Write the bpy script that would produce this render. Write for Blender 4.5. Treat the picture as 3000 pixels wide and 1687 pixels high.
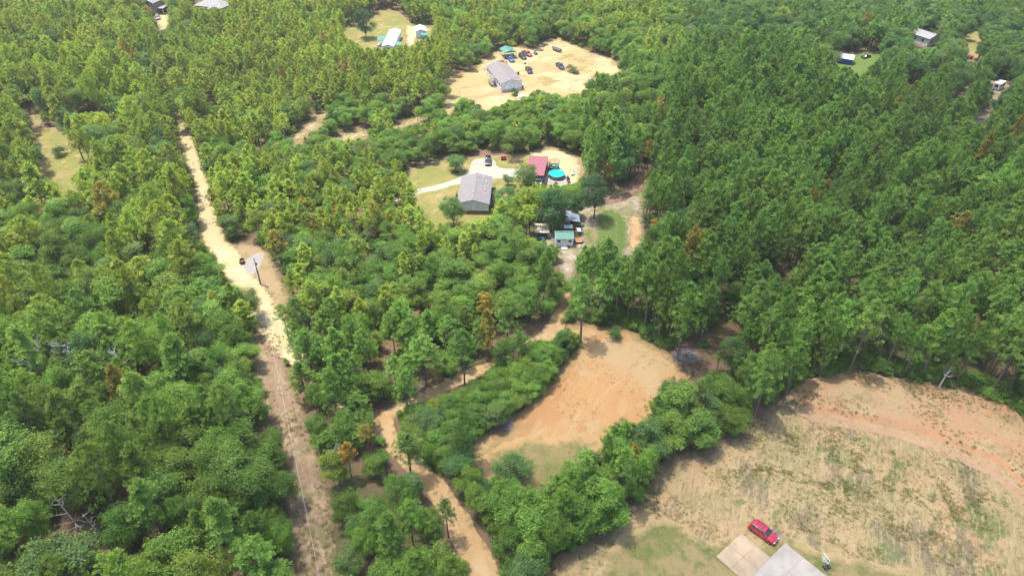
import bpy, math, random
import numpy as np
from mathutils import Vector, Matrix, noise
from mathutils.geometry import delaunay_2d_cdt

R = math.radians
for o in list(bpy.data.objects):
    bpy.data.objects.remove(o)
SC = bpy.context.scene
COL = SC.collection

# ------------------------------------------------------------------ camera
PITCH, FOC, CAM_H = R(37.5), 2079.0, 100.0
cam = bpy.data.cameras.new('drone_camera')
cam.sensor_width = 36.0
cam.lens = 36.0 * FOC / 3000.0
cam.clip_start, cam.clip_end = 1.0, 6000.0
camo = bpy.data.objects.new('drone_camera', cam)
COL.objects.link(camo)
camo.location = (0, 0, CAM_H)
camo.rotation_euler = (R(90) - PITCH, 0, 0)
SC.camera = camo

# ------------------------------------------------------------------ light
SUN_EL, SUN_AZ = R(73), R(-62)          # azimuth from +Y towards +X
SUN_DIR = Vector((math.sin(SUN_AZ) * math.cos(SUN_EL), math.cos(SUN_AZ) * math.cos(SUN_EL), math.sin(SUN_EL)))
world = bpy.data.worlds.new('World')
SC.world = world
world.use_nodes = True
nt = world.node_tree
bg = nt.nodes['Background']
sky = nt.nodes.new('ShaderNodeTexSky')
sky.sky_type = 'NISHITA'
sky.sun_disc = False
sky.sun_elevation = SUN_EL
sky.sun_rotation = SUN_AZ
sky.dust_density = 2.0
nt.links.new(sky.outputs[0], bg.inputs[0])
bg.inputs[1].default_value = 0.15
sun = bpy.data.lights.new('sun', 'SUN')
sun.energy = 3.0
sun.angle = R(0.53)
sun.color = (1.0, 0.95, 0.86)
suno = bpy.data.objects.new('sun', sun)
COL.objects.link(suno)
suno.rotation_euler = SUN_DIR.to_track_quat('Z', 'Y').to_euler()
suno.location = (0, 0, 300)
vs = SC.view_settings
vs.view_transform = 'Standard'
vs.look = 'None'
vs.exposure = 1.45
vs.gamma = 1.0
SC.render.engine = 'CYCLES'
SC.cycles.use_denoising = True
SC.cycles.max_bounces = 6
SC.cycles.transparent_max_bounces = 8
SC.cycles.diffuse_bounces = 3

# ------------------------------------------------------------------ site survey: photo position -> place on the ground
def S(px, py, h=0.0):
    dx, dv = (px - 1500) / FOC, (py - 843.5) / FOC
    t = (CAM_H - h) / (math.sin(PITCH) + dv * math.cos(PITCH))
    return Vector((t * dx, t * (math.cos(PITCH) - dv * math.sin(PITCH)), h))

def proj(x, y, z):
    x, y, z = np.asarray(x, float), np.asarray(y, float), np.asarray(z, float)
    f = y * math.cos(PITCH) - (z - CAM_H) * math.sin(PITCH)
    u = y * math.sin(PITCH) + (z - CAM_H) * math.cos(PITCH)
    return 1500 + FOC * x / f, 843.5 - FOC * u / f, f

def in_poly(px, py, poly):
    px, py = np.asarray(px, float), np.asarray(py, float)
    c = np.zeros(px.shape, bool)
    n = len(poly)
    for i in range(n):
        x0, y0 = poly[i]
        x1, y1 = poly[(i + 1) % n]
        if y0 == y1:
            continue
        m = ((y0 > py) != (y1 > py)) & (px < (x1 - x0) * (py - y0) / (y1 - y0) + x0)
        c ^= m
    return c

# ------------------------------------------------------------------ helpers
def tag(o, label=None, cat=None, group=None, kind=None):
    if label: o['label'] = label
    if cat: o['category'] = cat
    if group: o['group'] = group
    if kind: o['kind'] = kind
    return o

def link(name, mesh, parent=None):
    o = bpy.data.objects.new(name, mesh)
    COL.objects.link(o)
    if parent is not None:
        o.parent = parent
    return o

def thing(name, label, cat, loc=(0, 0, 0), rz=0.0, group=None):
    o = link(name, None)
    o.empty_display_size = 0.3
    o.location = loc
    o.rotation_euler = (0, 0, rz)
    return tag(o, label, cat, group)

class MB:
    """collects polygons; build() links them as one mesh object"""
    def __init__(s):
        s.v, s.f = [], []
    def add(s, vs_, fs_):
        n = len(s.v)
        s.v += [tuple(p) for p in vs_]
        s.f += [tuple(i + n for i in f) for f in fs_]
        return s
    def box(s, c, d, rz=0.0, rx=0.0, ry=0.0, taper=1.0):
        M = Matrix.Translation(c) @ Matrix.Rotation(rz, 4, 'Z') @ Matrix.Rotation(rx, 4, 'X') @ Matrix.Rotation(ry, 4, 'Y')
        p = []
        for z in (-1, 1):
            k = taper if z > 0 else 1.0
            for x, y in ((-1, -1), (1, -1), (1, 1), (-1, 1)):
                p.append(M @ Vector((x * k * d[0] / 2, y * k * d[1] / 2, z * d[2] / 2)))
        return s.add(p, [(0, 3, 2, 1), (4, 5, 6, 7), (0, 1, 5, 4), (1, 2, 6, 5), (2, 3, 7, 6), (3, 0, 4, 7)])
    def tube(s, pts, rad, n=6, cap=True):
        pts = [Vector(p) for p in pts]
        rad = rad if isinstance(rad, (list, tuple)) else [rad] * len(pts)
        ring = []
        for i, p in enumerate(pts):
            d = (pts[min(i + 1, len(pts) - 1)] - pts[max(i - 1, 0)]).normalized()
            a = d.cross(Vector((0, 0, 1)) if abs(d.z) < 0.9 else Vector((1, 0, 0))).normalized()
            b = d.cross(a)
            ring.append([p + (a * math.cos(6.2832 * k / n) + b * math.sin(6.2832 * k / n)) * rad[i] for k in range(n)])
        vs_ = [q for r in ring for q in r]
        fs_ = [(i * n + k, i * n + (k + 1) % n, (i + 1) * n + (k + 1) % n, (i + 1) * n + k) for i in range(len(pts) - 1) for k in range(n)]
        if cap:
            fs_ += [tuple(range(n - 1, -1, -1)), tuple((len(pts) - 1) * n + k for k in range(n))]
        return s.add(vs_, fs_)
    def lathe(s, prof, c=(0, 0, 0), n=24, axis='Z'):
        vs_, fs_ = [], []
        for r, z in prof:
            for k in range(n):
                a = 6.2832 * k / n
                p = (r * math.cos(a), r * math.sin(a), z)
                if axis == 'Y': p = (p[0], p[2], p[1])
                vs_.append((p[0] + c[0], p[1] + c[1], p[2] + c[2]))
        for i in range(len(prof) - 1):
            for k in range(n):
                fs_.append((i * n + k, i * n + (k + 1) % n, (i + 1) * n + (k + 1) % n, (i + 1) * n + k))
        return s.add(vs_, fs_)
    def quad(s, a, b, c, d, th=0.0):
        a, b, c, d = (Vector(p) for p in (a, b, c, d))
        if th == 0:
            return s.add([a, b, c, d], [(0, 1, 2, 3)])
        nrm = (b - a).cross(d - a).normalized() * th
        return s.add([a, b, c, d, a + nrm, b + nrm, c + nrm, d + nrm],
                     [(3, 2, 1, 0), (4, 5, 6, 7), (0, 1, 5, 4), (1, 2, 6, 5), (2, 3, 7, 6), (3, 0, 4, 7)])
    def mesh(s, name, mat, smooth=False):
        me = bpy.data.meshes.new(name)
        me.from_pydata(s.v, [], s.f)
        if mat: me.materials.append(mat)
        if smooth:
            me.polygons.foreach_set('use_smooth', [True] * len(me.polygons))
        me.update()
        return me
    def build(s, name, mat, parent=None, smooth=False, bevel=0.0):
        o = link(name, s.mesh(name, mat, smooth), parent)
        if bevel:
            m = o.modifiers.new('bevel', 'BEVEL')
            m.width, m.segments, m.limit_method = bevel, 2, 'ANGLE'
        return o

def sample_noise(x, y, s, z=0.0):
    return noise.noise(Vector((x * s, y * s, z)))

# ------------------------------------------------------------------ materials
class NT:
    def __init__(s, name):
        s.m = bpy.data.materials.new(name)
        s.m.use_nodes = True
        s.t = s.m.node_tree
        s.b = s.t.nodes['Principled BSDF']
        s.out = s.t.nodes['Material Output']
    def n(s, typ, ins=None, **kw):
        nd = s.t.nodes.new('ShaderNode' + typ)
        for k, v in kw.items():
            setattr(nd, k, v)
        for k, v in (ins or {}).items():
            s.set(nd.inputs[k], v)
        return nd
    def set(s, sock, v):
        if isinstance(v, bpy.types.NodeSocket):
            s.t.links.new(v, sock)
        elif isinstance(v, (tuple, list)) and len(v) == 3 and sock.type == 'RGBA':
            sock.default_value = (*v, 1)
        else:
            sock.default_value = v
    def math(s, op, a, b=0.0, clamp=False):
        nd = s.n('Math', {0: a, 1: b}, operation=op)
        nd.use_clamp = clamp
        return nd.outputs[0]
    def mix(s, f, a, b, blend='MIX'):
        nd = s.n('Mix', data_type='RGBA', blend_type=blend)
        s.set(nd.inputs[0], f); s.set(nd.inputs[6], a); s.set(nd.inputs[7], b)
        return nd.outputs[2]
    def ramp(s, v, lo, hi, a=0.0, b=1.0):
        nd = s.n('MapRange', {0: v, 1: lo, 2: hi, 3: a, 4: b}, interpolation_type='SMOOTHSTEP')
        return nd.outputs[0]
    def coord(s, scale=(1, 1, 1), rz=0.0):
        tc = s.n('TexCoord')
        mp = s.n('Mapping', {0: tc.outputs['Object'], 2: (0, 0, rz), 3: tuple(1.0 / k for k in scale)}, vector_type='TEXTURE')
        return mp.outputs[0]
    def noise(s, co, scale, det=4.0, rough=0.6):
        return s.n('TexNoise', {'Vector': co, 'Scale': scale, 'Detail': det, 'Roughness': rough}).outputs[0]

_mats = {}
def paint(name, col, rough=0.5, metal=0.0, spec=0.5, grime=0.12, gscale=2.0, bump=0.0):
    """a coated or bare surface with uneven tone"""
    if name in _mats: return _mats[name]
    q = NT(name)
    co = q.coord()
    f = q.noise(co, gscale, 5, 0.65)
    d = tuple(c * (1 - 2.2 * grime) for c in col)
    l = tuple(min(1, c * (1 + grime)) for c in col)
    q.set(q.b.inputs['Base Color'], q.mix(q.ramp(f, 0.3, 0.7), d, l))
    q.set(q.b.inputs['Roughness'], q.ramp(f, 0.2, 0.8, rough * 0.85, min(1, rough * 1.15)))
    q.b.inputs['Metallic'].default_value = metal
    q.b.inputs['Specular IOR Level'].default_value = spec
    if bump:
        bp = q.n('Bump', {'Strength': 0.5, 'Distance': bump, 'Height': q.noise(co, gscale * 6, 3)})
        q.set(q.b.inputs['Normal'], bp.outputs[0])
    _mats[name] = q.m
    return q.m

def ribbed(name, col, axis=0, pitch=0.3, rough=0.4, metal=0.0, depth=0.02, spec=0.5):
    """sheet metal or lap siding: fine ribs as relief only"""
    if name in _mats: return _mats[name]
    q = NT(name)
    tc = q.n('TexCoord')
    sp = q.n('SeparateXYZ', {0: tc.outputs['Object']})
    w = q.math('SINE', q.math('MULTIPLY', sp.outputs[axis], 6.2832 / pitch))
    bp = q.n('Bump', {'Strength': 0.8, 'Distance': depth, 'Height': w})
    q.set(q.b.inputs['Normal'], bp.outputs[0])
    f = q.noise(tc.outputs['Object'], 0.9, 6, 0.7)
    g = q.noise(q.coord((3, 0.3, 1) if axis == 0 else (0.3, 3, 1)), 1.0, 5, 0.7)
    c1 = q.mix(q.ramp(f, 0.35, 0.7), tuple(c * 0.8 for c in col), tuple(min(1, c * 1.08) for c in col))
    c2 = q.mix(q.ramp(g, 0.55, 0.8, 0, 0.35), c1, tuple(c * 0.55 for c in col))
    q.set(q.b.inputs['Base Color'], c2)
    q.b.inputs['Roughness'].default_value = rough
    q.b.inputs['Metallic'].default_value = metal
    q.b.inputs['Specular IOR Level'].default_value = spec
    _mats[name] = q.m
    return q.m

def ground_mat(name, base, layers, edge=None, ew=1.0, bump=0.06, bscale=1.2, rough=0.95, steep=None, alt=None):
    """soil, sand, lawn: base colour with patchy layers (colour, scale, stretch, rot, lo, hi, strength)"""
    q = NT(name)
    col = base
    co = q.coord()
    for (c, sc_, st, rz, lo, hi, k) in layers:
        v = q.noise(q.coord(st, rz), sc_, 6, 0.68)
        col = q.mix(q.ramp(v, lo, hi, 0, k), col, c)
    fine = q.noise(co, 3.0, 6, 0.75)
    col = q.mix(q.ramp(fine, 0.3, 0.7, 0.0, 0.35), col, q.mix(1.0, col, (0.6, 0.58, 0.55), 'MULTIPLY'))
    if edge is not None:
        at = q.n('Attribute', attribute_name='edge').outputs['Fac']
        v = q.noise(co, 0.7, 6, 0.72)
        e = q.math('ADD', at, q.math('MULTIPLY', q.math('SUBTRACT', v, 0.5), 1.5))
        col = q.mix(q.ramp(e, 0.1, 0.75), edge, col)
    if alt is not None:
        w = q.n('Attribute', attribute_name='above').outputs['Fac']
        ac = q.mix(q.ramp(q.noise(co, 0.10, 6, 0.7), 0.44, 0.60), alt[0], alt[1])
        ac = q.mix(q.ramp(q.noise(co, 0.17, 6, 0.7), 0.55, 0.66, 0, 0.8), ac, alt[2])
        ac = q.mix(q.ramp(q.noise(co, 1.6, 5, 0.7), 0.5, 0.7, 0, 0.6), ac, alt[3])
        w = q.math('ADD', w, q.math('MULTIPLY', q.math('SUBTRACT', q.noise(co, 0.4, 5, 0.7), 0.5), 0.9))
        col = q.mix(q.ramp(w, 0.3, 0.7, 0, 0.85), col, ac)
    if steep is not None:
        nz = q.n('SeparateXYZ', {0: q.n('NewGeometry').outputs['Normal']}).outputs[2]
        col = q.mix(q.ramp(nz, 0.97, 0.85), col, steep)
    q.set(q.b.inputs['Base Color'], col)
    q.b.inputs['Roughness'].default_value = rough
    q.b.inputs['Specular IOR Level'].default_value = 0.1
    h = q.math('ADD', q.noise(co, bscale, 6, 0.7), q.math('MULTIPLY', fine, 0.5))
    bp = q.n('Bump', {'Strength': 0.7, 'Distance': bump, 'Height': h})
    q.set(q.b.inputs['Normal'], bp.outputs[0])
    return q.m

def leaf_mat(name, rough=0.6, trans=0.36, spec=0.14):
    """foliage: the tree's own tint times a random tone per leaf"""
    q = NT(name)
    t = q.n('Attribute', attribute_name='tint', attribute_type='INSTANCER').outputs['Color']
    v = q.n('Attribute', attribute_name='tone').outputs['Fac']
    g = q.n('CombineXYZ', {0: q.ramp(v, 0, 1, 0.55, 1.5), 1: q.ramp(v, 0, 1, 0.62, 1.38), 2: q.ramp(v, 0, 1, 0.65, 1.3)})
    col = q.mix(1.0, t, g.outputs[0], 'MULTIPLY')
    q.set(q.b.inputs['Base Color'], col)
    q.b.inputs['Roughness'].default_value = rough
    q.b.inputs['Specular IOR Level'].default_value = spec
    tr = q.n('BsdfTranslucent', {0: q.mix(1.0, col, (1.25, 1.2, 0.6), 'MULTIPLY')})
    mx = q.n('MixShader', {0: trans, 1: q.b.outputs[0], 2: tr.outputs[0]})
    q.t.links.new(mx.outputs[0], q.out.inputs[0])
    return q.m

M_LEAF = leaf_mat('broad_leaf')
M_NEEDLE = leaf_mat('pine_needle', 0.6, 0.32, 0.14)
M_BARK = paint('bark', (0.17, 0.13, 0.105), 0.9, grime=0.25, gscale=5, bump=0.03)
M_DEADWOOD = paint('bleached_wood', (0.36, 0.33, 0.29), 0.85, grime=0.2, gscale=5)

# ------------------------------------------------------------------ ground sheets
def resample(poly, step):
    out = []
    n = len(poly)
    for i in range(n):
        a, b = poly[i], poly[(i + 1) % n]
        k = max(1, int((b - a).length / step))
        out += [a.lerp(b, j / k) for j in range(k)]
    return out

def chaikin(poly, it=2):
    for _ in range(it):
        o = []
        for i in range(len(poly)):
            a, b = poly[i], poly[(i + 1) % len(poly)]
            o += [a.lerp(b, 0.25), a.lerp(b, 0.75)]
        poly = o
    return poly

_layer=[0]
def sheet(name, pix, mat, z, jit=0.6, step=0.6, grid=1.6, ew=2.0, world_pts=None, smooth=2, hfun=None, label=None):
    _layer[0] += 1
    z = 0.004 * _layer[0]
    poly = [Vector((p[0], p[1])) for p in world_pts] if world_pts else [S(*p).to_2d() for p in pix]
    if smooth: poly = chaikin(poly, smooth)
    pts = resample(poly, step)
    if jit:
        q = []
        for p in pts:
            v = Vector((p.x, p.y, z * 50))
            d = Vector((noise.fractal(v * 0.45, 0.9, 2.2, 4), noise.fractal(v * 0.45 + Vector((31, 7, 3)), 0.9, 2.2, 4)))
            q.append(p + d * jit)
        pts = q
    P = np.array([[p.x, p.y] for p in pts])
    lo, hi = P.min(0), P.max(0)
    rng = np.random.default_rng(7)
    gx, gy = np.meshgrid(np.arange(lo[0], hi[0], grid), np.arange(lo[1], hi[1], grid))
    G = np.stack([gx.ravel(), gy.ravel()], 1)
    G = G + rng.uniform(-0.3, 0.3, G.shape) * grid
    G = G[in_poly(G[:, 0], G[:, 1], P.tolist())]
    def dist(A):
        d = np.full(len(A), 1e9)
        for i0 in range(0, len(A), 4000):
            blk = A[i0:i0 + 4000]
            dd = np.sqrt(((blk[:, None, :] - P[None, ::2, :]) ** 2).sum(2)).min(1)
            d[i0:i0 + 4000] = dd
        return d
    if len(G):
        dG = dist(G)
        G, dG = G[dG > grid * 0.35], dG[dG > grid * 0.35]
    n = len(P)
    vv = [Vector(p) for p in P.tolist()] + [Vector(p) for p in G.tolist()]
    ed = [(i, (i + 1) % n) for i in range(n)]
    ov, oe, of, *_ = delaunay_2d_cdt(vv, ed, [list(range(n))], 1, 1e-5)
    V = np.array([[v.x, v.y] for v in ov])
    d = dist(V)
    zz = np.full(len(V), z)
    if hfun is not None:
        zz = zz + np.array([hfun(a, b, c) for (a, b), c in zip(V, d)])
    me = bpy.data.meshes.new(name)
    me.from_pydata([(a, b, c) for (a, b), c in zip(V.tolist(), zz.tolist())], [], of)
    me.polygons.foreach_set('use_smooth', [True] * len(me.polygons))
    a = me.attributes.new('edge', 'FLOAT', 'POINT')
    a.data.foreach_set('value', np.clip(d / ew, 0, 1).astype(np.float32))
    me.materials.append(mat)
    # faces upward
    me.update()
    if len(me.polygons) and me.polygons[0].normal.z < 0:
        me.flip_normals()
    o = link(name, me)
    tag(o, label, kind='structure')
    return o

def strip_poly(centre, widths):
    """closed outline of a track from its centre line (photo points) and its width in metres"""
    c = [S(*p).to_2d() for p in centre]
    w = widths if isinstance(widths, (list, tuple)) else [widths] * len(c)
    L, Rr = [], []
    for i, p in enumerate(c):
        d = (c[min(i + 1, len(c) - 1)] - c[max(i - 1, 0)]).normalized()
        nrm = Vector((-d.y, d.x))
        L.append(p + nrm * w[i] / 2)
        Rr.append(p - nrm * w[i] / 2)
    return [tuple(v) for v in L + Rr[::-1]]

LITTER = (0.150, 0.085, 0.052)
FLOOR_MAT = ground_mat('forest_floor', (0.165, 0.105, 0.068), [
    ((0.050, 0.077, 0.023), 0.09, (1, 1, 1), 0, 0.42, 0.62, 0.85),
    ((0.189, 0.113, 0.072), 0.25, (1, 1, 1), 0.4, 0.52, 0.72, 0.7),
    ((0.063, 0.045, 0.027), 0.8, (1, 1, 1), 0, 0.5, 0.75, 0.6)], None, bump=0.15)
SAND_MAT = ground_mat('pale_sand', (0.370, 0.294, 0.165), [
    ((0.409, 0.350, 0.224), 0.12, (1, 1, 1), 0, 0.45, 0.7, 0.9),
    ((0.264, 0.191, 0.099), 0.3, (1, 1, 1), 0.6, 0.56, 0.78, 0.6),
    ((0.218, 0.165, 0.079), 0.9, (1.5, 0.25, 1), 0.35, 0.62, 0.8, 0.45)], (0.172, 0.132, 0.063))
YARD_SAND = ground_mat('yard_sand', (0.335, 0.245, 0.115), [
    ((0.375, 0.30, 0.17), 0.045, (1, 1, 1), 0, 0.44, 0.58, 0.95),
    ((0.20, 0.165, 0.06), 0.075, (1, 1, 1), 1.1, 0.52, 0.62, 0.85),
    ((0.25, 0.165, 0.09), 0.12, (0.5, 1.2, 1), 0.5, 0.53, 0.64, 0.75),
    ((0.30, 0.20, 0.10), 0.5, (0.3, 1.6, 1), 0.5, 0.54, 0.66, 0.6)], (0.19, 0.15, 0.062))
CLAY_MAT = ground_mat('clay_track', (0.375, 0.245, 0.118), [
    ((0.42, 0.30, 0.165), 0.12, (1, 1, 1), 0, 0.44, 0.60, 0.9),
    ((0.29, 0.175, 0.085), 0.6, (1.6, 0.25, 1), 0.45, 0.50, 0.66, 0.6)], (0.22, 0.15, 0.08))
EASE_MAT = ground_mat('corridor_soil', (0.225, 0.155, 0.10), [
    ((0.30, 0.225, 0.135), 0.10, (1, 1, 1), 0, 0.45, 0.60, 0.9),
    ((0.13, 0.125, 0.052), 0.22, (1, 1, 1), 0, 0.50, 0.64, 0.8),
    ((0.15, 0.10, 0.068), 0.9, (1, 1, 1), 0, 0.48, 0.68, 0.7),
    ((0.33, 0.26, 0.17), 0.8, (1.6, 0.2, 1), 0.28, 0.55, 0.68, 0.6)], (0.14, 0.095, 0.055))
VERGE_MAT = ground_mat('verge_soil', (0.259, 0.187, 0.108), [
    ((0.173, 0.158, 0.061), 0.2, (1, 1, 1), 0, 0.5, 0.7, 0.9),
    ((0.324, 0.252, 0.158), 0.7, (1, 1, 1), 0, 0.55, 0.75, 0.6)], (0.137, 0.101, 0.050))
CLEAR_MAT = ground_mat('graded_clay', (0.375, 0.215, 0.09), [
    ((0.37, 0.262, 0.135), 0.04, (1, 1, 1), 0, 0.43, 0.56, 0.9),
    ((0.35, 0.165, 0.066), 0.07, (1.4, 0.6, 1), -0.54, 0.50, 0.60, 0.7),
    ((0.215, 0.18, 0.07), 0.08, (1.2, 0.6, 1), -0.54, 0.55, 0.64, 0.7),
    ((0.41, 0.285, 0.145), 0.4, (1.5, 0.4, 1), -0.54, 0.50, 0.64, 0.45),
    ((0.26, 0.165, 0.08), 0.55, (1.6, 0.3, 1), -0.54, 0.56, 0.70, 0.5),
    ((0.22, 0.15, 0.075), 2.5, (1, 1, 1), 0, 0.56, 0.72, 0.4)], (0.22, 0.155, 0.072))
FIELD_MAT = ground_mat('stubble_field', (0.32, 0.228, 0.115), [
    ((0.335, 0.21, 0.11), 0.05, (1, 1, 1), 0, 0.50, 0.60, 0.8),
    ((0.225, 0.185, 0.085), 0.085, (1.0, 0.7, 1), -0.43, 0.46, 0.58, 0.75),
    ((0.135, 0.110, 0.070), 0.11, (1.3, 0.6, 1), -0.43, 0.51, 0.60, 0.8),
    ((0.095, 0.130, 0.042), 0.095, (1.0, 0.7, 1), -0.9, 0.53, 0.61, 0.8),
    ((0.37, 0.28, 0.148), 1.0, (1.6, 0.30, 1), -0.43, 0.48, 0.62, 0.6),
    ((0.135, 0.118, 0.062), 1.0, (1.7, 0.26, 1), -0.40, 0.53, 0.66, 0.65),
    ((0.40, 0.30, 0.16), 3.2, (1.0, 0.8, 1), -0.43, 0.52, 0.66, 0.55),
    ((0.115, 0.11, 0.05), 4.5, (1.0, 1.0, 1), 0.0, 0.58, 0.70, 0.5)], (0.165, 0.108, 0.072), steep=(0.36, 0.19, 0.095), alt=((0.345, 0.195, 0.105), (0.335, 0.235, 0.125), (0.17, 0.15, 0.065), (0.23, 0.14, 0.08)))
BANKTOP_MAT = ground_mat('bank_top_clay', (0.345, 0.205, 0.115), [
    ((0.34, 0.17, 0.085), 0.08, (1, 1, 1), 0, 0.46, 0.60, 0.9),
    ((0.33, 0.25, 0.14), 0.13, (1, 1, 1), 0, 0.52, 0.64, 0.8),
    ((0.16, 0.15, 0.06), 0.16, (1, 1, 1), 0, 0.56, 0.66, 0.8),
    ((0.17, 0.10, 0.07), 0.9, (1, 0.4, 1), 0.8, 0.55, 0.68, 0.6)], (0.315, 0.222, 0.112))
CLEARGRASS_MAT = ground_mat('clearing_grass', (0.165, 0.155, 0.055), [
    ((0.255, 0.185, 0.085), 0.12, (1, 1, 1), 0, 0.44, 0.58, 0.9),
    ((0.11, 0.135, 0.04), 0.3, (1, 1, 1), 0, 0.50, 0.64, 0.8)], (0.36, 0.225, 0.10))
BANKTRACK_MAT = ground_mat('pink_clay', (0.335, 0.212, 0.125), [
    ((0.375, 0.255, 0.155), 0.2, (1, 1, 1), 0, 0.45, 0.62, 0.8),
    ((0.27, 0.16, 0.09), 0.6, (0.4, 1.3, 1), 0.45, 0.52, 0.68, 0.6)], (0.32, 0.215, 0.112))
LAWN_MAT = ground_mat('dry_lawn', (0.168, 0.165, 0.048), [
    ((0.245, 0.19, 0.075), 0.09, (1, 1, 1), 0, 0.45, 0.60, 0.9),
    ((0.30, 0.225, 0.12), 0.16, (1, 1, 1), 0, 0.54, 0.66, 0.8),
    ((0.115, 0.14, 0.036), 0.35, (1, 1, 1), 0, 0.50, 0.66, 0.75),
    ((0.19, 0.19, 0.06), 1.2, (2.0, 0.3, 1), 0.4, 0.52, 0.66, 0.5)], (0.22, 0.155, 0.085))
PADLAWN_MAT = ground_mat('pad_lawn', (0.145, 0.142, 0.048), [
    ((0.235, 0.18, 0.082), 0.13, (1, 1, 1), 0, 0.42, 0.56, 0.95),
    ((0.085, 0.118, 0.032), 0.4, (1, 1, 1), 0, 0.48, 0.64, 0.7)], (0.31, 0.225, 0.112))
GREEN_MAT = ground_mat('garden_green', (0.086, 0.132, 0.032), [
    ((0.120, 0.145, 0.042), 0.35, (1, 1, 1), 0, 0.48, 0.7, 0.8),
    ((0.225, 0.165, 0.098), 0.5, (2.0, 0.2, 1), 0.05, 0.58, 0.72, 0.8)], (0.203, 0.158, 0.084))
PALE_MAT = ground_mat('trampled_sand', (0.255, 0.205, 0.135), [
    ((0.36, 0.32, 0.25), 0.3, (1, 1, 1), 0, 0.48, 0.62, 0.85),
    ((0.13, 0.14, 0.052), 0.18, (1, 1, 1), 0, 0.46, 0.60, 0.85),
    ((0.22, 0.145, 0.10), 0.7, (1, 1, 1), 0, 0.52, 0.68, 0.7)], (0.15, 0.115, 0.065))
BROWN_PATH = ground_mat('pine_straw_path', (0.216, 0.132, 0.092), [
    ((0.264, 0.184, 0.136), 0.5, (1, 1, 1), 0, 0.5, 0.7, 0.8)], (0.136, 0.080, 0.052))
DRIVE_MAT = ground_mat('pale_gravel', (0.317, 0.290, 0.238), [
    ((0.274, 0.243, 0.190), 0.3, (1, 1, 1), 0, 0.5, 0.75, 0.7)], (0.264, 0.227, 0.142), bump=0.03)
GREY_GRAVEL = ground_mat('grey_gravel', (0.25, 0.235, 0.225), [
    ((0.30, 0.285, 0.265), 0.3, (1, 1, 1), 0, 0.45, 0.65, 0.7)], (0.28, 0.225, 0.14), bump=0.03)

# one sheet to the horizon
def make_ground():
    xs = list(np.linspace(-320, 320, 81))
    ys = list(np.linspace(20, 460, 56))
    xs = [-3500, -1500, -700] + xs + [700, 1500, 3500]
    ys = [-1500, -400, -60] + ys + [700, 1400, 4000]
    vs_ = []
    for y in ys:
        for x in xs:
            far = max(0.0, (y - 420) / 900.0) + max(0.0, (abs(x) - 320) / 1500.0)
            vs_.append((x, y, -0.03 - 0.02 * (1 + sample_noise(x, y, 0.05)) + min(1.0, far) * 18 * sample_noise(x, y, 0.0011, 4)))
    nx = len(xs)
    fs_ = [(j * nx + i, j * nx + i + 1, (j + 1) * nx + i + 1, (j + 1) * nx + i) for j in range(len(ys) - 1) for i in range(nx - 1)]
    me = bpy.data.meshes.new('ground')
    me.from_pydata(vs_, [], fs_)
    me.polygons.foreach_set('use_smooth', [True] * len(me.polygons))
    me.materials.append(FLOOR_MAT)
    tag(link('ground', me), 'brown pine straw forest floor under the trees', kind='structure')
make_ground()

# open ground: what the photograph shows between the crowns (photo points)
V_ROAD = [(518, 316), (528, 340), (542, 360), (556, 396), (578, 452), (586, 482), (601, 526), (611, 553), (603, 585), (621, 604), (625, 641),
          (655, 683), (668, 713), (769, 732), (774, 762), (803, 816), (830, 873), (833, 900), (833, 945), (824, 985), (818, 1012), (827, 1073),
          (850, 1138), (878, 1210), (902, 1273), (930, 1331), (931, 1366), (913, 1411), (922, 1440), (951, 1475), (954, 1580), (971, 1629), (980, 1687),
          (887, 1687), (866, 1629), (861, 1571), (868, 1527), (881, 1480), (866, 1411), (838, 1364), (840, 1331), (843, 1286), (819, 1217), (771, 1176),
          (764, 1107), (747, 1062), (761, 1028), (754, 979), (750, 930), (735, 880), (712, 850), (668, 820), (640, 770), (598, 709), (590, 675), (586, 640),
          (582, 600), (580, 565), (572, 530), (548, 486), (538, 449), (524, 399), (518, 365), (516, 330)]
V_CLEAR = [(1684, 953), (1750, 970), (1824, 970), (1874, 1007), (1924, 1024), (1973, 1074), (2007, 1098), (1899, 1132), (1886, 1181), (1882, 1223), (1837, 1235),
           (1737, 1268), (1725, 1326), (1617, 1384), (1601, 1420), (1439, 1401), (1410, 1388), (1402, 1339), (1377, 1314), (1410, 1285),
           (1460, 1264), (1543, 1202), (1621, 1132), (1675, 1045), (1721, 1016), (1713, 995), (1671, 958)]
V_FIELD = [(1560, 1800), (1605, 1690), (1650, 1630), (1752, 1584), (1845, 1502), (1912, 1444), (1933, 1362), (2009, 1324), (2057, 1329), (2085, 1302), (2128, 1294), (2171, 1275),
           (2237, 1248), (2240, 1206), (2302, 1193), (2313, 1155), (2367, 1134), (2443, 1117), (2541, 1106), (2584, 1134), (2660, 1139), (2747, 1172),
           (2834, 1166), (2932, 1204), (2948, 1248), (3060, 1275), (3060, 1800)]
V_TRACK = [(1225, 1374), (1292, 1398), (1340, 1450), (1400, 1500), (1440, 1590), (1475, 1700), (1382, 1700), (1376, 1652), (1333, 1594), (1303, 1527), (1283, 1480), (1257, 1446)]
V_TRACK2 = [(1192, 1180), (1249, 1146), (1300, 1124), (1330, 1106), (1392, 1071), (1420, 1071), (1418, 1096), (1378, 1124), (1300, 1152), (1215, 1188)]
V_TRACK3 = [(1460, 1052), (1490, 1043), (1507, 1053), (1480, 1072), (1462, 1068)]
V_TRACK4 = [(1580, 990), (1620, 945), (1640, 900), (1650, 860), (1668, 855), (1664, 905), (1642, 950), (1640, 975), (1605, 1002)]
V_TRACK5 = [(1085, 1228), (1150, 1205), (1175, 1235), (1168, 1300), (1140, 1310), (1120, 1262)]
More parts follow.
